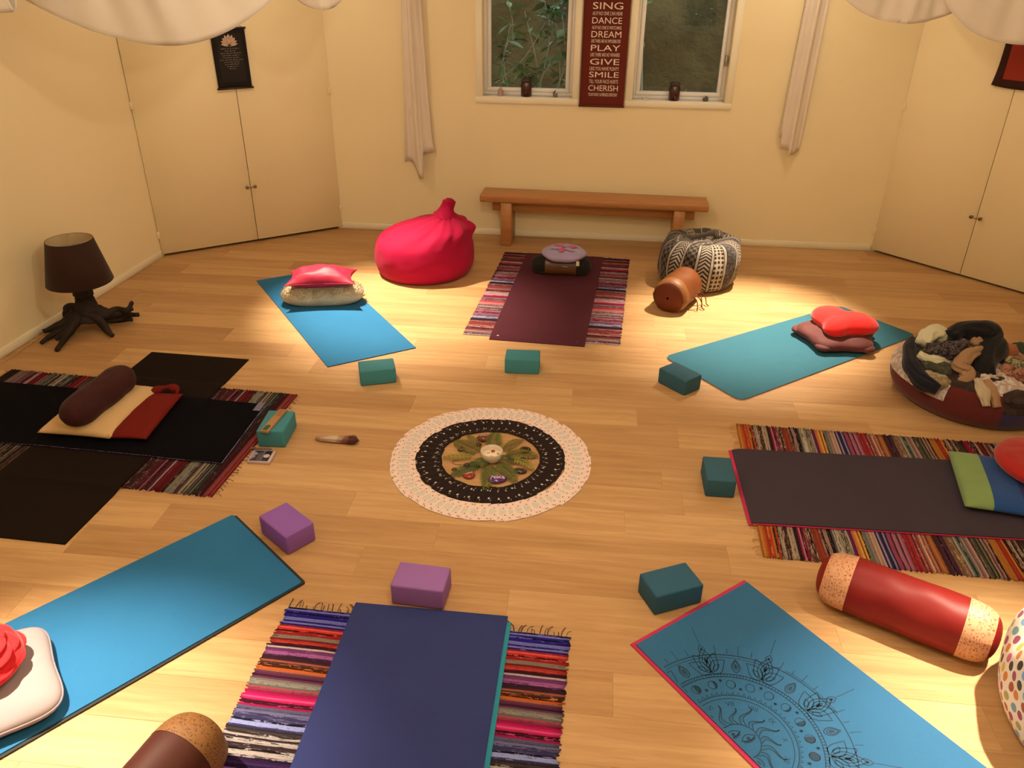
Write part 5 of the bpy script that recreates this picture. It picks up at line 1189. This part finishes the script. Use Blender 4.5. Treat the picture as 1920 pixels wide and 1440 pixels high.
for z in (.006, 1.02): tube('dowel', [(-.19, 0, z), (.19, 0, z)], .008, plain('maroon_rod', (.10, .015, .01, 1), .6), t, 10)
M_let = plain('cream_lettering', (.80, .68, .56, 1), .7)
zz = lambda y: (728 - y) * .001108
for y0, y1, w, s_, b_ in ((10, 55, .240, 'SING', 0), (70, 95, .238, 'AS IF NO ONE CAN HEAR', .0), (108, 150, .238, 'DANCE', 0), (165, 188, .236, 'AS IF NO ONE IS WATCHING', 0), (200, 242, .240, 'DREAM', 0), (255, 278, .236, 'LIKE THERE ARE NO IMPOSSIBILITIES', 0), (293, 333, .238, 'PLAY', 0), (347, 372, .238, 'LIKE THERE ARE NO WINNERS', 0), (387, 428, .240, 'GIVE', 0), (443, 468, .238, 'LIKE YOU HAVE PLENTY', 0), (478, 517, .244, 'SMILE', 0), (532, 558, .238, 'TILL YOUR FACE HURTS', 0), (572, 612, .244, 'CHERISH', 0), (627, 650, .242, 'YOUR FAMILY & FRIENDS EVERYDAY', 0)):
    text('lettering', s_, lambda a, b: (.006 + (a - .5) * w, -.0035, zz(y1) + (zz(y0) - zz(y1)) * b), M_let, t, b_)

# scarves hanging either side of the windows
M_voile = cloth('off_white_voile', (.72, .64, .54, 1), .9, 200, .15, .04, .1)
t = thing('curtain', 'off-white cloth strip hanging left of the windows', 'curtain'); t.matrix_world = MB @ Matrix.Translation((0, -.07, 0))
def hang1(u, v):
    z0 = .655 - (.135 * smooth01((u - .22) / .30)) if u < .64 else .745; z = z0 + (2.72 - z0) * v
    wl = .640 + .050 * v ** .6; wr = .905 - .085 * v ** .5; x = wl + (wr - wl) * u; return (x, .034 * math.sin(u * 8 + .9 * math.sin(v * 3)) * (1 - .3 * v) + .007 * math.sin(u * 19 + v * 5), z)
surf('cloth', hang1, 60, 40, M_voile, t, thick=.0015); tube('hook', [(.755, .0, 2.68), (.755, .07, 2.70)], .006, M_brass, t, 8)
t = thing('curtain', 'off-white cloth strip hanging right of the windows', 'curtain'); t.matrix_world = MB @ Matrix.Translation((0, -.07, 0))
def hang2(u, v):
    z0 = .965 if u < .16 else .875 if u < .5 else .83 + .10 * max(0, u - .75); z = z0 + (2.72 - z0) * v
    wl = 3.825 + .055 * v; wr = 4.01 + .035 * v; x = wl + (wr - wl) * u; return (x, .030 * math.sin(u * 8.5 + .6 * math.sin(v * 4)) + .006 * math.sin(u * 21), z)
surf('cloth', hang2, 50, 40, M_voile, t, thick=.0015); tube('hook', [(3.95, .0, 2.68), (3.95, .07, 2.70)], .006, M_brass, t, 8)

# ceiling drapes
def drapem():
    t_ = NT('ivory_drape_cotton'); v = t_.coord(); t_.bump(t_.noise(v, 300, 2), .12, .001); t_.fin((.92, .88, .79, 1), .9, .1, .15)
    tl = t_.n('ShaderNodeBsdfTranslucent'); tl.inputs[0].default_value = (.92, .86, .74, 1); mx = t_.n('ShaderNodeMixShader'); mx.inputs[0].default_value = .12
    out = t_.t.nodes['Material Output']; t_.l(t_.p.outputs[0], mx.inputs[1]); t_.l(tl.outputs[0], mx.inputs[2]); t_.l(mx.outputs[0], out.inputs[0]); return t_.m
M_drape = drapem()
def drape(label, xl, xr, y0, zl, zlow, zr, skew=.5, depth=.42, seed=0, nf=5, cx=None):
    t = thing('ceiling_drape', label, 'drape'); xm = (xl + xr) / 2; t.location = (xm, y0, H)
    pw = math.log(.5) / math.log(skew)
    def fn(u, v):
        us = u ** pw; hem = (zl + (zr - zl) * u) + (zlow - (zl + zr) / 2) * (1 - (2 * us - 1) ** 2)
        x = xl + (xr - xl) * u; a0 = max(0, (v - .5) / .5)
        fo = (.030 * math.sin(u * nf * 1.3 * PI + seed + a0) + .012 * math.sin(u * nf * 3.7 * PI + seed * 2 + a0 * 3)) * (4 * u * (1 - u)) * (.35 + .65 * min(1, a0 * 2.5))
        if v < .42:      # back half rising behind the belly
            a = 1 - v / .42; z = hem + .012 + (H - .012 - hem) * a; y = depth * (1 - .25 * (1 - a) ** 2) * min(1, a * 1.9 + .12)
        elif v < .5:     # rounded belly
            a = (v - .42) / .08; z = hem + .012 * math.cos(a * PI / 2) * 1.0; y = depth * .09 * (1 - a)
        else:
            a = (v - .5) / .5; z = hem + (H - .006 - hem) * a; y = -.10 * math.sin(PI * min(1, a * .9)) * (1 - .2 * a)
        gather = 1 - .25 * max(0, (z - hem) / (H - hem)) ; xx = xm + (x - xm) * (gather if v >= .42 else 1)
        xx += .03 * math.sin(a * 2.5 + u * 4) * (v >= .5) * (4 * u * (1 - u))
        return (xx - xm, y + fo * (1 if v >= .42 else .4), min(z, H - .002) - H)
    surf('cloth', fn, 90, 60, M_drape, t, thick=.0015)
    def hemf(k): 
        q = Vector(fn(k / 60, .5)); q.y -= .002; q.z += .016; return q
    tube('hem_seam', [hemf(k) for k in range(61)], .0016, M_drape, t, 5)
    return t
drape('wide ivory cloth swag drooping from the ceiling at upper left', -2.78, -1.12, 4.6, 2.17, 1.845, 2.20, .54, .42, 1.3, 4)
drape('small ivory cloth swag behind the wide one at upper left', -1.40, -.86, 5.05, 2.22, 2.00, 2.24, .5, .35, .4, 3)
drape('ivory cloth corner hanging at the far upper left edge', -3.05, -2.50, 4.35, 2.02, 2.01, 2.02, .6, .25, 2.2, 3)
drape('ivory cloth swag drooping from the ceiling right of the windows', 1.74, 2.72, 5.0, 2.20, 1.965, 2.16, .46, .42, .7, 5)
drape('ivory cloth swag drooping at the upper right corner', 2.36, 3.62, 4.95, 2.16, 1.865, 2.16, .42, .42, 2.9, 4)

# ------------------------------------------------------------------ things on the window sills
M_jar = NT('dark_amber_glass').fin((.045, .010, .006, 1), .12, 0, .6)
def jar(label, s_, dy=.035):
    t = thing('candle_jar', label, 'jar'); t.matrix_world = MB @ Matrix.Translation((s_, dy, 1.2178))
    lathe('jar_glass', [(0, 0), (.040, 0), (.046, .006), (.046, .098), (.040, .112), (.040, .118), (.036, .118), (.036, .02), (0, .018)], 28, M_jar, t)
    lathe('lid', [(.0, .140), (.040, .140), (.043, .134), (.043, .119), (0, .118)], 28, plain('dark_jar_lid', (.05, .02, .012, 1), .35, .5), t)
jar('dark amber candle jar on the sill of the left window', 1.698); jar('dark amber candle jar on the sill of the right window', 2.938)
def gem(label, s_, r_, h, mat, seed, dy=.035):
    rg_ = random.Random(seed); t = thing('crystal', label, 'crystal'); t.matrix_world = MB @ Matrix.Translation((s_, dy, 1.2178))
    vs, fs = [], []
    secs = [(0, 1.0), (.45, .95), (.72, .6)]
    for a, k in secs:
        for q in range(6): th = 2 * PI * q / 6 + seed; vs.append((r_ * k * math.cos(th) * rg_.uniform(.8, 1.1), r_ * k * math.sin(th) * .8, h * a * rg_.uniform(.9, 1.1)))
    vs.append((r_ * .15, 0, h)); n_ = 18
    for i in range(2):
        for q in range(6): fs.append((i * 6 + q, i * 6 + (q + 1) % 6, (i + 1) * 6 + (q + 1) % 6, (i + 1) * 6 + q))
    fs += [(12 + q, 12 + (q + 1) % 6, n_) for q in range(6)]; fs.append(tuple(range(6))[::-1]); G('crystal_body', vs, fs, mat, t, False)
gem('pointed pinkish crystal on the left window sill', 1.478, .028, .075, gl('rose_quartz', (.40, .28, .27, 1)), 1)
gem('upright grey green crystal at the right of the left sill', 1.945, .022, .062, gl('grey_green_stone', (.16, .15, .12, 1)), 2)
gem('small dark faceted rock on the right window sill', 3.20, .026, .045, gl('dark_rock', (.10, .09, .085, 1)), 3)
gem('pale low crystal on the right window sill', 2.70, .032, .022, gl('clear_quartz', (.55, .52, .50, 1)), 4)

# ------------------------------------------------------------------ outside the windows
def earth():
    t_ = NT('clay_bank'); v = t_.coord(); f = t_.noise(v, 3, 6, .65, .5); t_.bump(t_.noise(v, 18, 5), .8, .03); return t_.fin(t_.ramp(f, [(.3, (.050, .031, .010, 1)), (.7, (.115, .072, .024, 1))]), .95, 0, .1)
M_earth = earth()
bk = surf('earth_bank', lambda u, v: tuple(MB @ Vector((-1.0 + 7 * u, 1.15 + .9 * v + .25 * noise.noise(Vector((u * 9, v * 5, 2))), -.3 + 3.6 * v))), 50, 26, M_earth); struct(bk)
struct(surf('ground_outside', lambda u, v: tuple(MB @ Vector((-1.0 + 7 * u, .14 + 1.2 * v, -.25))), 4, 4, M_earth))
M_bark = cloth('grey_bark', (.50, .44, .35, 1), .9, 30, .5, .3, 0, .1); M_lf = [NT('leaf_green').fin((.10, .20, .055, 1), .5), NT('leaf_pale').fin((.18, .27, .10, 1), .5), NT('leaf_dark').fin((.045, .10, .04, 1), .5)]
def leaf_mesh(mt):
    vs = [(0, 0, 0), (.03, .018, .004), (.065, .020, .002), (.10, 0, -.008), (.065, -.020, .002), (.03, -.018, .004)]
    me = bpy.data.meshes.new('leaf'); me.from_pydata(vs, [], [(0, 1, 2, 3), (0, 3, 4, 5)]); me.materials.append(mt); return me
LM = [leaf_mesh(m_) for m_ in M_lf]
def shrub(label, base, branches, nleaf, seed, sc=1.0):
    t = thing('shrub', label, 'shrub'); t.matrix_world = MB @ Matrix.Translation(base); rg_ = random.Random(seed)
    for pts, r_ in branches: tube('branch', pts, lambda a: r_ * (1 - .7 * a), M_bark, t, 6, n=5)
    for k in range(nleaf):
        pts, r_ = branches[rg_.randrange(len(branches))]; cp = catmull(pts, 6); q = cp[rg_.randrange(len(cp) // 3, len(cp))]
        o = bpy.data.objects.new('leaf', LM[rg_.choice((0, 0, 1, 2))]); link(o, t); o.location = q; o.rotation_euler = (rg_.uniform(-.6, .6), rg_.uniform(-.5, .9), rg_.uniform(0, 2 * PI)); s_ = sc * rg_.uniform(.7, 1.5); o.scale = (s_, s_, s_)
B1 = [([(.05, 0, 0), (.08, .02, .6), (.02, -.05, 1.2), (.10, -.08, 1.6), (-.02, -.1, 2.1)], .014), ([(.06, 0, 1.0), (-.10, -.05, 1.35), (-.22, -.06, 1.6), (-.14, -.1, 2.0)], .010), ([(.08, 0, .9), (.25, -.05, 1.4), (.34, -.06, 1.7), (.30, -.1, 2.1)], .010), ([(.07, 0, 1.3), (.16, .0, 1.6), (.40, -.05, 1.85), (.55, -.05, 2.0)], .007), ([(.3, .1, .8), (.45, .05, 1.3), (.62, 0, 1.75)], .010), ([(.1, -.05, 1.5), (.05, -.12, 1.62), (-.08, -.14, 1.70)], .006), ([(.05, 0, .8), (-.2, -.02, 1.15), (-.28, -.05, 1.35)], .008), ([(-.1, 0, 1.2), (-.2, -.1, 1.7), (-.12, -.12, 2.0), (-.24, -.15, 2.4)], .007), ([(.1, 0, 1.4), (.2, -.1, 1.9), (.12, -.12, 2.3)], .008), ([(.6, .1, 1.2), (.42, -.08, 1.7), (.5, -.1, 2.2)], .007), ([(-.28, 0, 1.5), (.0, -.1, 1.75), (.25, -.12, 2.15), (.5, -.12, 2.3)], .006), ([(.25, 0, 1.0), (.30, -.1, 1.6), (.22, -.12, 2.2)], .006)]
shrub('leafy green shrub seen through the left window', (1.66, .52, -.25), B1, 330, 5, 1.15)
B2 = [([(0, 0, 0), (-.05, 0, .7), (.02, -.05, 1.2), (.18, -.08, 1.5)], .010), ([(0, 0, .8), (.15, -.03, 1.25), (.30, -.05, 1.5)], .008), ([(-.02, 0, .9), (-.10, 0, 1.5), (-.14, 0, 2.3)], .03)]
shrub('low shrub beside a dark trunk seen through the right window', (2.78, .50, -.25), B2, 45, 8)
# hedge beyond the windows behind the camera
M_hedge = NT('hedge_leaf').fin((.06, .16, .08, 1), .6)
t = thing('hedge', 'green hedge reflected in the window panes', 'hedge'); rg_ = random.Random(2); vs, fs = [], []
for k in range(9000):
    q = MF @ Vector((rg_.uniform(-.5, 5.2), rg_.uniform(1.2, 2.2), rg_.uniform(-.2, 3.0))); a = Vector((rg_.uniform(-1, 1), rg_.uniform(-1, 1), rg_.uniform(-.6, .6))).normalized() * .12; b = a.cross(Vector((rg_.uniform(-1, 1), rg_.uniform(-1, 1), rg_.uniform(-1, 1)))).normalized() * .05
    i = len(vs); vs += [q - a, q + b, q + a, q - b]; fs.append((i, i + 1, i + 2, i + 3))
o = G('hedge_foliage', vs, fs, M_hedge, t, False); o['kind'] = 'stuff'
